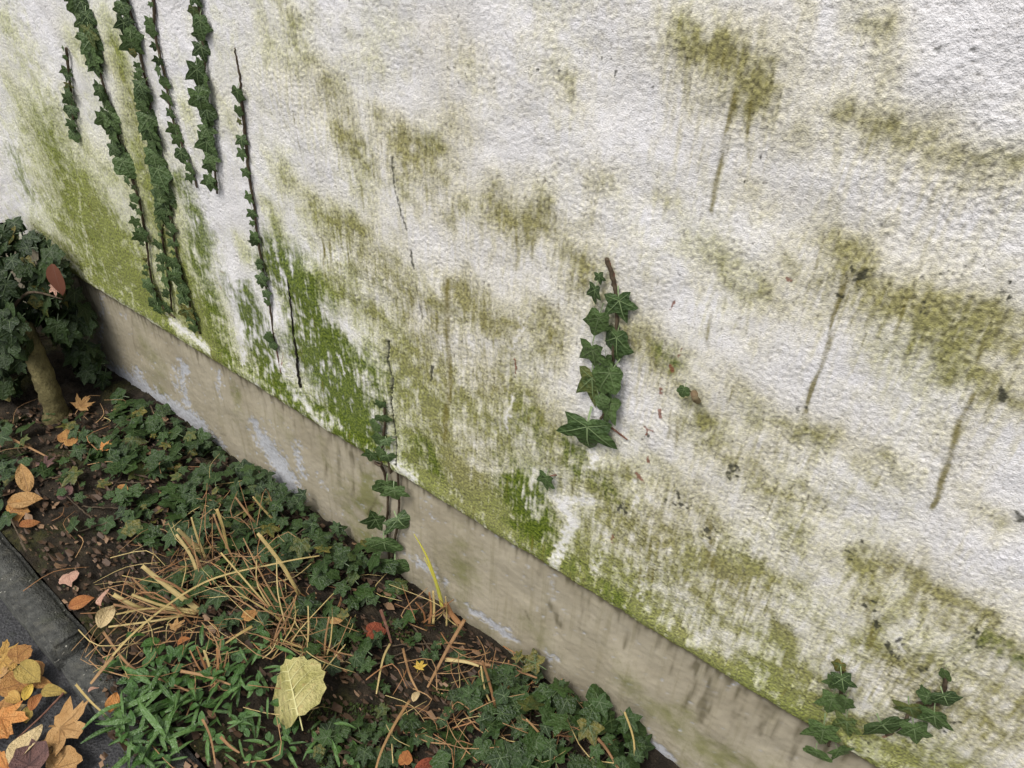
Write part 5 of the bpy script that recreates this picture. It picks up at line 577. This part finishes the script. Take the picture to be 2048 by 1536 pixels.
EL = [((-2.66, -.14, .32), (.46, .13, .21), 190), ((-2.66, -.28, .15), (.34, .16, .17), 80), ((-2.25, -.045, .22), (.11, .04, .22), 95), ((-2.34, -.13, .38), (.17, .10, .12), 90), ((-2.42, -.25, .11), (.15, .1, .12), 70), ((-2.20, -.05, .08), (.07, .04, .07), 20), ((-2.30, -.065, .43), (.17, .045, .075), 60), ((-2.30, -.24, .21), (.11, .05, .09), 40), ((-2.20, -.215, .285), (.075, .04, .075), 34), ((-2.17, -.10, .30), (.06, .04, .12), 26)]
k = 0
for (cx, cy, cz), (rx, ry, rz), n in EL:
    for i in range(n):
        while True:
            d = Vector((random.gauss(0, 1), random.gauss(0, 1), random.gauss(0, 1))).normalized()
            if d.y < .45 and d.z > -.8: break
        s = random.choice((1, 1, 1, .86, .7)) * random.uniform(.92, 1.06)
        p = Vector((cx + d.x * rx * s, min(-.03, cy + d.y * ry * s), max(.03, cz + d.z * rz * s)))
        nrm = (d + Vector((random.gauss(0, .35), random.gauss(-.3, .3), random.gauss(.45, .3)))).normalized()
        tip = Vector((random.gauss(0, .7), -.35, random.uniform(-1.2, -.1))); sz = random.uniform(.030, .058)
        place('leaf', LV_DARK[random.randrange(6)], bush, p, tip, nrm, sz, sz); k += 1
# ---------------------------------------------------------------- ivy creeping over the bed
def inpoly(x, y, poly):
    c_ = False; j = len(poly) - 1
    for i in range(len(poly)):
        if (poly[i][1] > y) != (poly[j][1] > y) and x < (poly[j][0] - poly[i][0]) * (y - poly[i][1]) / (poly[j][1] - poly[i][1]) + poly[i][0]: c_ = not c_
        j = i
    return c_
def rand_in(poly, r=random):
    xs_ = [p[0] for p in poly]; ys_ = [p[1] for p in poly]
    for _ in range(500):
        x = r.uniform(min(xs_), max(xs_)); y = r.uniform(min(ys_), max(ys_))
        if inpoly(x, y, poly) and y < -.0: return x, y
    return xs_[0], min(ys_[0], -.02)
IVY_LAB = {'plinth_left': 'low ivy growing along the foot of the plinth by the pale paint flakes', 'mid_left': 'creeping ivy patch on brown litter between the bush and the straw', 'tuft': 'largest ivy patch, growing round the straw tufts up to the plinth',
 'inner': 'sparse ivy runners under the fanned straw and beside the large pale leaf', 'front': 'ivy clump with big leaves against the plinth at the bottom centre', 'front_left': 'few small ivy leaves on dark moss right of the large pale leaf', 'litter': 'scattered ivy leaves on the brown litter below the trunk', 'soil': 'sparse ivy leaves on the dark soil around the red leaf', 'far': 'loose ivy leaves at the left edge below the bush'}
for key, (poly, n, size) in IVY.items():
    cx = sum(p[0] for p in poly) / len(poly); cy = min(-.03, sum(p[1] for p in poly) / len(poly))
    root = empty('ground_ivy', (cx, cy, gz(cx, cy))); tag(root, IVY_LAB[key], 'ivy', 'ivy patches creeping over the bed')
    r = random.Random(len(key) * 13 + n); lines = []; pos_ = []
    for i in range(n):
        x, y = rand_in(poly, r); near = max(0, 1 + y / .25)
        hgt = r.uniform(.012, .05 if key != 'plinth_left' else .025) + r.uniform(0, .055) * near * (key in ('tuft', 'front'))
        z = gz(x, y) + hgt; s = size * r.choice((.22, .30, .40, .50, .62, .72)) * r.uniform(.85, 1.15)
        a = r.uniform(0, 6.28); tip = Vector((math.cos(a), math.sin(a), r.uniform(-.45, .12))); nrm = Vector((r.gauss(.0, .3), r.gauss(-.3, .3), 1))
        place('leaf', LV_GRND[r.randrange(6)], root, (x, min(y, -.018), z), tip, nrm, s, s); pos_.append(Vector((x, min(y, -.015), z - .01)))
    for i in range(max(6, n // 6)):
        a = r.choice(pos_); b_ = min((p for p in pos_ if p is not a), key=lambda p: abs((p - a).length - .12))
        m_ = a.lerp(b_, .5); m_.z = gz(m_.x, m_.y) + .012; a2 = Vector((a.x, a.y, gz(a.x, a.y) + .008))
        lines.append((wig(spline([a2, m_, b_], 6), .002, i), .0022, .0014))
    stem_part(root, lines, M_STEM)
# ---------------------------------------------------------------- straw and dead grass
def straw_mat(name, c1, c2, c3):
    m = Mat(name, .6, .35); r = m.rnd(); n = m.noise(14, 3, .6); c = m.mix(r, c1, c2); c = m.mix(m.f('MULTIPLY', m.sm(n, .45, .7), .6), c, c3); m.col(c); return m.m
M_STRAW = straw_mat('dry_straw', (.23, .12, .05), (.34, .205, .09), (.12, .06, .028)); M_PALE = straw_mat('pale_straw', (.38, .28, .10), (.46, .36, .16), (.24, .17, .05)); M_BROWNS = straw_mat('brown_sheath', (.21, .095, .035), (.30, .15, .06), (.13, .06, .025)); M_YG = straw_mat('yellow_green_blade', (.52, .47, .07), (.56, .50, .09), (.38, .40, .06))
def blade(pts, w, per=5, taper=.25, keel=.35, seed=0):
    P = spline(pts, per); n = len(P); V = []; F = []; r = random.Random(seed)
    for i, p in enumerate(P):
        t = (P[min(i + 1, n - 1)] - P[max(i - 1, 0)]).normalized(); s = t.cross(Vector((0.2, -.5, 1))).normalized(); u = s.cross(t).normalized()
        ww = w * .5 * (1 - (1 - taper) * (i / (n - 1)) ** 1.5)
        V += [p - s * ww + u * ww * keel, p - u * ww * .3, p + s * ww + u * ww * keel, p - u * ww * .75]
    for i in range(n - 1):
        a = i * 4; b_ = a + 4; F += [(a, a + 1, b_ + 1, b_), (a + 1, a + 2, b_ + 2, b_ + 1), (a + 2, a + 3, b_ + 3, b_ + 2), (a + 3, a, b_, b_ + 3)]
    F += [(3, 2, 1, 0), ((n - 1) * 4, (n - 1) * 4 + 1, (n - 1) * 4 + 2, (n - 1) * 4 + 3)]
    return V, F
def lift(P): return [(x, y, gz(x, y) + z) for x, y, z in P]
TUFT_LAB = {'fan': 'tuft of cut straw fanned flat to the left, with a thick pale blade', 'stubs': 'upright cut straw stubs highest on the bed among ivy', 'fan_right': 'straw tuft with long thin stalks leaning left over the ivy', 'cut_brown': 'short brown cut stubs just above the green weeds',
 'mid': 'small yellow straw stubs right above the large pale leaf', 'plinth_stub': 'brown cut grass stubs touching the plinth below the crack ivy', 'right_stub': 'thin brown stubs scattered in the ivy clump at the bottom centre'}
for ti, (key, L) in enumerate(TUFTS.items()):
    b0 = L[0][0][0]; root = empty('dead_grass_tuft', (b0[0], min(b0[1], -.02), gz(b0[0], b0[1]))); tag(root, TUFT_LAB[key], 'dead grass', 'cut tufts of dead grass')
    r = random.Random(ti + 40)
    for i, (P, w) in enumerate(L):
        V, F = blade(lift(P), w * .62, 5, r.uniform(.5, 1.), .45, i)
        mt = M_BROWNS if key in ('cut_brown', 'plinth_stub') and i % 2 == 0 else (M_PALE if (w > .013 or r.random() < .28) else (M_BROWNS if r.random() < .3 else M_STRAW))
        link('blade', mesh_from('blade', rel(V, root), F), root, [mt])
    # finer stalks of the same tuft
    for i in range(8 if key in ('fan', 'fan_right', 'stubs') else 6):
        P, w = r.choice(L); j = lambda s: r.uniform(-s, s)
        Q = [(P[0][0] + j(.025), min(-.005, P[0][1] + j(.02)), .01), (P[1][0] + j(.06), min(-.01, P[1][1] + j(.05)), max(.015, P[1][2] + j(.05))), (P[2][0] + j(.07), min(-.01, P[2][1] + j(.05)), max(.015, P[2][2] + j(.05)))]
        V, F = blade(lift(Q), r.uniform(.0018, .0042), 4, .5, .4, i)
        link('blade', mesh_from('blade', rel(V, root), F), root, [r.choice((M_STRAW, M_STRAW, M_BROWNS, M_PALE))])
STRAW_LAB = {'long': 'very long thin straw crossing the ivy from kerb to plinth side', 'cross': 'brown straw leaning from the plinth down over dark soil', 'plinth': 'long orange straw lying across the hollow below the plinth', 'cream': 'short cream straw lying beside the long one in the hollow', 'twig_kerb': 'pale bare twig lying on the kerb stone below the joint',
 'diagonal': 'reddish straw lying diagonally above the green weeds', 'low': 'tan straw lying along the upper edge of the weeds', 'front': 'long ochre straw leaning toward the bottom edge over moss', 'weed1': 'bent tan straw standing among the green weeds', 'weed2': 'short tan straw stuck in the weeds right of the bent one', 'bent': 'pale yellow bent straw hanging over dark soil by the red leaf',
 'bent2': 'pinkish thin straw curving over bare soil left of the yellow leaf', 'stick': 'dark red stick standing on soil beside the red leaf', 'leftlong': 'long brown twig at the left edge below the trunk', 'left2': 'short brown twig lying at the far end of the kerb', 'right_v1': 'pale straw pointing down at the bottom, right of the ivy clump', 'right_v2': 'thin upright pale stalk in front of the plinth at bottom centre',
 'right_v3': 'tan straw crossing beside the bottom ivy clump', 'yellowpair': 'bright yellow straw lying just above the weeds', 'kerbstraw': 'ochre straw hanging over the kerb stone'}
for i, (key, (P, w)) in enumerate(STRAWS.items()):
    root = P[-1]; V, F = blade(lift(P), w, 6, .55, .5, i); o_ = Vector(lift([P[-1]])[0]); o_.z -= .004
    me = mesh_from('straw', [v - o_ for v in V], F)
    twig = key in ('twig_kerb', 'leftlong', 'left2', 'stick')
    o = link('twig' if twig else 'straw', me, None, [M_STEM if key in ('left2',) else M_RED if key in ('stick',) else M_PALE if key in ('long', 'cream', 'yellowpair', 'bent', 'right_v2', 'twig_kerb') else M_STRAW]); o.location = o_
    tag(o, STRAW_LAB[key], 'twig' if twig else 'straw')
root = empty('grass_blade', lift([YELLOW_BLADE[2][0][0]])[0]); tag(root, 'tall yellow-green grass blades rising from a brown sheath before the plinth', 'grass')
for i, (P, w) in enumerate(YELLOW_BLADE):
    V, F = blade([(x, min(y, -.012), z + gz(x, y) * .3) for x, y, z in P], w, 6, .12 if i < 2 else .8, .4, i); link('sheath' if i == 2 else 'blade', mesh_from('blade', rel(V, root), F), root, [M_BROWNS if i == 2 else M_YG])
def litter(name, label, cat, n, areas, wmin, wmax, lmin, lmax, mats, zmax, seed):
    r = random.Random(seed); parts = []; mi = []
    for i in range(n):
        x, y = rand_in(r.choice(areas), r); a = r.uniform(0, 6.28); L = r.uniform(lmin, lmax); z = r.uniform(.004, zmax)
        dx, dy = math.cos(a) * L / 2, math.sin(a) * L / 2; bend = r.choice((-.5, -.25, -.1, .1, .25, .5)) * L
        Q = [(x - dx, y - dy, z), (x - dy * bend / L * 2, y + dx * bend / L * 2, z + r.uniform(0, .012)), (x + dx, y + dy, max(.004, z + r.uniform(-.02, .03)))]
        Q = [(px, max(kerb_in(px) - .05, min(py, -.008)), pz) for px, py, pz in Q]
        v, f = blade(lift(Q), r.uniform(wmin, wmax), 3, .5, .4, i); parts.append((v, f)); mi += [r.randrange(len(mats))] * len(f)
    V, F = join(parts); me = mesh_from(name, V, F, True, mi)
    for m in mats: me.materials.append(m)
    return tag(link(name, me), label, cat, kind='stuff')
litter('straw_litter', 'fine broken straw strewn over the bed between the tufts', 'straw', 300, [STRAW_AREA, STRAW_AREA, STRAW_AREA2, BED_LITTER], .001, .003, .04, .16, [M_STRAW, M_BROWNS, M_PALE, M_STRAW], .05, 5)
# brown crumbs of old leaves
M_CR = straw_mat('leaf_crumbs', (.045, .028, .016), (.12, .065, .035), (.03, .02, .012)); M_CR2 = straw_mat('pale_crumbs', (.20, .12, .065), (.27, .17, .10), (.10, .06, .03))
r = random.Random(77); V = []; F = []; mi = []
for i in range(3200):
    x, y = rand_in(BED_LITTER, r); s = r.choice((.003, .004, .006, .010, .010 if i % 3 else .014)) * r.uniform(.7, 1.3); a = r.uniform(0, 6.28); z = gz(x, y) + r.uniform(.002, .012); b0 = len(V); m_ = r.randint(4, 6); tl = r.uniform(-.6, .6); t2 = r.uniform(-.6, .6)
    for k in range(m_):
        q = a + 6.283 * k / m_; rr = s * r.uniform(.4, 1.2); dx, dy = math.cos(q) * rr * 1.3, math.sin(q) * rr * .6
        V.append((x + dx, min(y + dy, .01), z + dx * tl + dy * t2 + abs(dx) * .3))
    F.append(tuple(range(b0, b0 + m_))); mi.append(1 if r.random() < .15 else 0)
me = mesh_from('leaf_litter', V, F, False, mi); me.materials.append(M_CR); me.materials.append(M_CR2)
tag(link('leaf_litter', me), 'brown crumbled leaf litter covering the soil of the bed', 'leaf litter', kind='stuff')
M_MOSS = straw_mat('moss_tips', (.030, .050, .010), (.060, .085, .016), (.018, .030, .008))
r = random.Random(99); V = []; F = []
for i in range(7000):
    x, y = rand_in(MOSS if r.random() < .75 else BED_LITTER, r)
    if math.sin(9 * x + 2) * math.sin(13 * y + 1) + .5 * math.sin(31 * x - 17 * y) < -.15: continue
    z = gz(x, y) + r.uniform(.0, .006); a = r.uniform(0, 6.28); s = r.uniform(.002, .0065); b0 = len(V)
    dx, dy = math.cos(a) * s, math.sin(a) * s
    V += [(x - dy * .5, y + dx * .5, z), (x + dy * .5, y - dx * .5, z), (x + dx, y + dy, z + s * r.uniform(.2, 1.3)), (x - dx * .4, y - dy * .4, z + s * 1.1)]
    F += [(b0, b0 + 1, b0 + 2), (b0, b0 + 3, b0 + 1)]
tag(link('moss', mesh_from('moss', V, F, False), None, [M_MOSS]), 'low green moss and seedlings on the dark soil', 'moss', kind='stuff')
# ---------------------------------------------------------------- green weeds
def weed_mat(name, c1, c2):
    m = Mat(name, .42, .45); m.col(m.mix(m.f('MULTIPLY', m.sm(m.noise(3, 4, .6), .4, .7), .5), m.mix(m.rnd(), c1, c2), tuple(x * 1.6 for x in c1))); m.bump(m.noise(8, 2, .5), .3, .05); return m.m
M_W1 = weed_mat('weed_leaf', (.022, .060, .010), (.058, .135, .024)); M_W2 = weed_mat('grass_leaf', (.03, .07, .012), (.085, .165, .04)); M_WV = stem_mat('weed_vein', (.09, .16, .05), (.12, .20, .07))
def oval_mesh(name, wid, tipp, curl, fold, seed, n=7, mats=(), serr=0., wave=.03):
    r = random.Random(seed); V = []; F = []; mi = []; ph = r.uniform(0, 6)
    for i in range(n + 1):
        t = i / n; w = wid * (math.sin(math.pi * min(1, t ** .85 * (1 - .0) + .02)) ** tipp) + .012
        if serr and i % 2: w *= 1 - serr
        z = -curl * t * t + .06 * t
        for s in (-1, -.5, 0, .5, 1): V.append((s * w, t, z + fold * abs(s) * w + wave * math.sin(6 * t + 3 * s + ph) * abs(s)))
    for i in range(n):
        for k in range(4): a = i * 5 + k; F.append((a, a + 1, a + 6, a + 5)); mi.append(0)
    b0 = len(V)
    for i in range(n + 1):
        x, y, z = V[i * 5 + 2]; w = .018 * (1 - .8 * i / n); V += [(-w, y, z + .006), (w, y, z + .006)]
    for i in range(n): a = b0 + i * 2; F.append((a, a + 1, a + 3, a + 2)); mi.append(1)
    me = mesh_from(name, V, F, True, mi)
    for m in mats: me.materials.append(m)
    return me
OV = [oval_mesh('leaf', .24 + .05 * (s % 3), .7, .2 + .12 * (s % 2), .25, s, 7, (M_W1, M_WV)) for s in range(4)]
SPN = [oval_mesh('blade', .055 + .015 * (s % 3), .55, .35 + .2 * (s % 3), .35, 20 + s, 8, (M_W2, M_WV)) for s in range(4)]
def weed(name, label, cx, cy, n, rad, kind, seed, smin, smax, hgt=.03):
    root = empty(name, (cx, cy, gz(cx, cy))); tag(root, label, 'weed', 'green weeds by the kerb'); r = random.Random(seed)
    for i in range(n):
        a = r.uniform(0, 6.28); q = rad * math.sqrt(r.random()); x, y = cx + math.cos(a) * q * 1.25, cy + math.sin(a) * q * .9; y = max(y, kerb_out(x) + .01)
        z = gz(x, y) + r.uniform(.012, .02 + hgt); s = r.uniform(smin, smax); b_ = r.uniform(0, 6.28)
        me = (OV if kind == 'o' else SPN)[r.randrange(4)] if kind != 'm' else r.choice(OV + SPN)
        if me in SPN: s *= 1.9
        up = r.uniform(-.05, .75)
        place('leaf' if me in OV else 'blade', me, root, (x, y, z), (math.cos(b_), math.sin(b_), up), (r.gauss(0, .25) - math.cos(b_) * .2, r.gauss(-.25, .25), 1), s, s)
    return root
#@@WEEDS@@
WC = WEED_AREA
def lerp2(a, b, t): return (a[0] + (b[0] - a[0]) * t, a[1] + (b[1] - a[1]) * t)
cxs = sum(p[0] for p in WC) / len(WC); cys = sum(p[1] for p in WC) / len(WC)
WEEDS = [('weed', 'broad oval-leaved weed beside the orange leaf on the kerb', 0, .30, 46, .085, 'o', .022, .042), ('weed', 'mixed weeds behind the large pale leaf, below the straw', 3, .25, 46, .085, 'm', .018, .034), ('weed', 'strap-leaved grass clump in the bottom left of the weeds', 8, .42, 34, .075, 's', .028, .05),
 ('weed', 'small-leaved weed carpet left of the large pale leaf', 4, .55, 60, .10, 'm', .014, .03), ('weed', 'tangle of oval weeds and grass at the bottom edge', 7, .35, 66, .10, 'm', .018, .036), ('weed', 'low weeds at the bottom edge below the large pale leaf', 6, .30, 54, .10, 'm', .014, .028), ('weed', 'grass blades and small leaves in the centre of the weeds', 1, .72, 56, .10, 'm', .018, .034)]
for i, (nm, lab, pi, t, n, rad, kd, s0, s1) in enumerate(WEEDS):
    x, y = lerp2(WC[pi], (cxs, cys), t); weed('weed_plant', lab, x, y, n, rad, kd, 300 + i, s0, s1)
# ---------------------------------------------------------------- fallen leaves
COLS = [((.46, .26, .065), (.54, .34, .10)), ((.36, .17, .055), (.46, .25, .08)), ((.30, .22, .06), (.42, .30, .08)), ((.60, .40, .07), (.66, .46, .09)), ((.33, .12, .04), (.44, .19, .06)), ((.55, .42, .22), (.62, .48, .26)),
 ((.52, .21, .055), (.60, .30, .10)), ((.10, .055, .05), (.17, .09, .075)), ((.38, .21, .075), (.48, .29, .12)), ((.50, .28, .20), (.58, .36, .26)), ((.19, .045, .022), (.28, .07, .03)), ((.11, .035, .018), (.16, .05, .024))]
FM = []
for i, (c1, c2) in enumerate(COLS):
    m = Mat('fallen_leaf_%d' % i, .55, .35); n = m.noise(2.6, 5, .65); n2 = m.noise(13, 4, .6)
    c = m.mix(m.sm(n, .35, .68), c1, c2); c = m.mix(m.f('MULTIPLY', m.sm(n2, .55, .72), .5), c, tuple(x * .45 for x in c1)); m.col(c); m.bump(m.f('ADD', n, n2), .5, .06)
    v = Mat('fallen_vein_%d' % i, .6, .3); v.col(tuple(min(.8, x * .62) for x in c1)); FM.append((m.m, v.m))
MAPLE = [(0, 1.), (7, .80), (12, .82), (17, .62), (25, .46), (33, .62), (39, .70), (47, .95), (54, .72), (60, .74), (68, .50), (78, .42), (88, .52), (100, .70), (110, .48), (128, .36), (150, .32), (170, .22), (180, .12)]
BROAD = [(0, 1.), (10, .86), (22, .80), (36, .78), (52, .74), (68, .70), (84, .66), (100, .62), (118, .56), (138, .48), (160, .36), (180, .2)]
def fallen_mesh(kind, seed, ci):
    r = random.Random(seed); mats = FM[ci]
    if kind == 'oval': return oval_mesh('fallen_leaf', r.uniform(.24, .34), .75, r.uniform(.1, .5), r.uniform(.2, .55), seed, 9, mats, 0, .06)
    me = ivy_mesh('fallen_leaf', MAPLE if kind == 'maple' else BROAD, seed, r.uniform(-.1, .25), r.uniform(-.35, .3), .09)
    for m in mats: me.materials.append(m)
    return me
FL_LAB = {'litter_a': 'brown leaf on the litter right of the ivy trunk foot', 'litter_b': 'dark purplish leaf below the ivy trunk', 'litter_c': 'rust oval leaf just above the far end of the kerb', 'litter_d': 'small brown leaf at the lower edge of the creeping ivy', 'litter_e': 'dark torn leaf right of the two flat tan ones', 'stack_tan': 'tan maple leaf sticking out under the golden heap at the left edge', 'stack_rust': 'rust-brown leaf under the big orange one at the left edge', 'tan_between': 'pale tan leaf between the cream and the largest tan leaves', 'orange_low': 'orange leaf in the very bottom left corner', 'brown_mid': 'brown leaf half under the olive oval leaf, by the kerb', 'golden_low': 'golden leaf left of the round rust leaf', 'golden': 'golden maple leaf on the pavement at the left edge, topmost of the heap', 'golden_round': 'rounded golden tan leaf below the topmost one at the left edge', 'curled_brown': 'curled brown leaf leaning on the kerb foot', 'olive_oval': 'olive brown oval leaf lying on top of the leaf heap', 'brown_under': 'brown leaf under the olive one on the pavement', 'orange_kerb': 'small orange leaf wedged against the kerb foot',
 'small_yellow': 'small yellow leaf between the olive and rust leaves', 'yellow_olive': 'yellow-olive oval leaf touching the kerb below the heap', 'rust_round': 'round rust-coloured leaf below the yellow ones', 'tiny_olive': 'tiny olive oval leaf alone on dark pavement', 'thin_curl': 'thin curled straw-coloured leaf left of the tiny olive one', 'big_orange': 'big bright orange maple leaf at the left edge near the bottom',
 'cream_curl': 'long cream curled leaf next to the big orange leaf', 'purple': 'dark purplish brown leaf at the bottom edge of the pavement', 'big_tan': 'largest tan maple leaf on the pavement below the kerb', 'corner_tan': 'tan leaf cut by the bottom edge beside the purple one', 'pink_soil': 'pale pink leaf on bare soil behind the kerb', 'rust_strip': 'narrow rust leaf on soil above the kerb joint', 'orange_oval': 'orange oval leaf on the kerb beside the weeds',
 'cream_fan': 'cream leaf under the left end of the fanned straw', 'pink_fan': 'pinkish leaf behind the tips of the fanned straw', 'red': 'wet red leaf on dark soil below the crack ivy', 'yellow_soil': 'small bright yellow leaf on dark soil', 'orange_mid': 'orange-tan leaf among ivy right of the fanned straw', 'tan_mid': 'tan torn leaf in the middle of the straw', 'rust_small': 'little rust leaf below the torn tan one',
 'tan_point': 'pointed tan leaf standing up in the ivy at the left', 'tan_flat': 'flat tan-orange leaf below the pointed one', 'brown_flat': 'brown-orange leaf lowest of three at the left edge', 'tan_bit': 'small tan leaf by the yellow stubs', 'front_orange': 'orange leaf at the bottom edge among dry stalks', 'orange_far': 'orange leaf on the ivy between bush and straw', 'brown_trunk': 'crumpled brown leaf at the foot of the ivy trunk', 'tan_low': 'small cream leaf on soil above the bottom ivy', 'red_front': 'dark red leaf at the very bottom edge', 'pink_litter': 'tiny pink leaf scrap on the kerb'}
for i, (nm, x, y, z, s, kd, ang, ci) in enumerate(FALLEN):
    r = random.Random(500 + i); me = fallen_mesh(kd, 700 + i, ci)
    base = ZP if z < -.03 else gz(x, y); zz = (z + .012) if z < -.03 else base + max(z, .006) + .012
    tip = Vector((math.cos(ang), math.sin(ang), r.uniform(-.1, .25))); nrm = Vector((r.gauss(0, .22), r.gauss(-.12, .2), 1))
    if nm == 'tan_point': tip.z = .8
    c0 = Vector((x, y, zz)); off = tip.normalized() * s * (.5 if kd == 'oval' else .3); k_ = (1.0 if kd == 'oval' else .66 if kd == 'maple' else .7)
    o = place('fallen_leaf', me, None, c0 - off, tip, nrm, s * k_ * r.uniform(.9, 1.1) * (1.1 if z < -.03 else 1.0), s * k_ * (1.1 if z < -.03 else 1.0))
    tag(o, FL_LAB[nm], 'leaf', 'fallen leaves')
# dark red leaf caught in the bush, stalk, large pale leaf
o = place('fallen_leaf', oval_mesh('fallen_leaf', .30, .7, .08, .12, 911, 9, (stem_mat('dull_red_leaf', (.115, .04, .02), (.15, .055, .03), .6), M_RED), 0, .02), None, (REDLEAF[0], REDLEAF[1], REDLEAF[2] - .01), (.10, -.10, -1), (.35, -.9, .45), .075, .078); tag(o, 'dark red-brown leaf hanging in the top of the ivy bush', 'leaf', 'fallen leaves')
for i, (x, y, z, lab, ci) in enumerate([(-2.12, -.10, .405, 'small pinkish dry leaf caught in the bush beside the red one', 9), (-2.24, -.26, .36, 'small orange scrap of leaf caught low in the ivy bush', 6)]):
    o = place('fallen_leaf', fallen_mesh('maple', 920 + i, ci), None, (x, y, z), (.3, -.3, -1), (.3, -1, .4), .03, .03); tag(o, lab, 'leaf', 'fallen leaves')
V, F = tube(spline([(x, y, z + .012) for x, y, z in STALK], 6), .0028, .0016, 6, .1, 2); o_ = Vector(STALK[-1]); me = mesh_from('leaf_stalk', [v - o_ for v in V], F); o = link('leaf_stalk', me, None, [M_RED]); o.location = o_; tag(o, 'long reddish bare leaf stalk lying on the pavement by the kerb', 'stalk')
HEART = [(0, .62), (8, .56), (14, .585), (22, .55), (30, .60), (38, .57), (46, .63), (54, .59), (62, .62), (72, .57), (82, .58), (94, .53), (106, .54), (120, .49), (134, .50), (150, .46), (166, .45), (180, .40)]
def plate_mesh(out, seed):
    r = random.Random(seed); pts = []
    for side in (1, -1):
        for th, rr in (out if side == 1 else out[-2:0:-1]):
            rr *= 1 + r.uniform(-.045, .045); q = math.radians(th) * side; pts.append((rr * math.sin(q), rr * math.cos(q) * 1.06))
    n = len(pts); V = [(0, 0, 0)]; F = []
    zf = lambda x, y: -.75 * max(0, -x - .10) * 1.2 + .05 * math.sin(9 * y + 2) * abs(x) + .07 * math.sin(6 * x + 1) - .10 * max(0, y - .3) + .12 * x * x
    R_ = (.2, .4, .6, .8, 1.)
    for s in R_:
        for x, y in pts: V.append((x * s, y * s, zf(x * s, y * s) + (.03 * math.sin(40 * x + 23 * y) if s == 1. else 0)))
    for i in range(n):
        j = (i + 1) % n; F.append((0, 1 + j, 1 + i))
        for k in range(len(R_) - 1): a = 1 + k * n; b = a + n; F.append((a + i, a + j, b + j, b + i))
    V0_ = len(F)
    def rib(p, q, w):
        b0 = len(V)
        for k in range(7):
            s = k / 6; x, y = p[0] + (q[0] - p[0]) * s, p[1] + (q[1] - p[1]) * s; L = math.hypot(q[0] - p[0], q[1] - p[1]); nx, ny = -(q[1] - p[1]) / L, (q[0] - p[0]) / L; ww = w * (1 - .8 * s)
            for sg in (1, -1): V.append((x + nx * ww * sg, y + ny * ww * sg, zf(x, y) + .012))
        for k in range(6): a = b0 + 2 * k; F.append((a, a + 2, a + 3, a + 1))
    rib((0, -.42), (0, .6), .016)
    for k in range(5):
        y0 = -.3 + .17 * k
        for sg in (1, -1): rib((0, y0), (sg * (.47 - .05 * abs(k - 1)), y0 + .24), .009)
    return mesh_from('blade', V, F, True, [0] * V0_ + [1] * (len(F) - V0_))
PL = plate_mesh(HEART, 3)
m = Mat('pale_leaf', .6, .3); n = m.noise(2.2, 5, .6); n2 = m.noise(9, 4, .6); c = m.mix(m.sm(n, .35, .7), (.30, .28, .09), (.46, .41, .18)); m.col(m.mix(m.f('MULTIPLY', m.sm(n2, .58, .72), .6), c, (.34, .22, .08))); m.bump(m.f('ADD', n, n2), .5, .05)
mv = Mat('pale_leaf_vein', .6, .3); mv.col((.50, .47, .22)); PL.materials.append(m.m); PL.materials.append(mv.m)
x, y, z, s = PALE; root = empty('fallen_leaf', (x, y, gz(x, y))); tag(root, 'large pale yellow-green leaf with clear veins resting on the weeds', 'leaf', 'fallen leaves')
tip = Vector((-.80, .45, .10)); base_ = Vector((x, y, z)) - tip.normalized() * s * .42
place('blade', PL, root, Vector((x, y, z)), tip, (-.15, -.3, 1), s * 1.0, s * 1.0)
V, F = tube([base_ + Vector((0, 0, .002)), base_ - tip.normalized() * s * .12 + Vector((0, 0, .004)), base_ - tip.normalized() * s * .25], .0016, .0013, 6); link('stalk', mesh_from('stalk', rel(V, root), F), root, [mv.m])
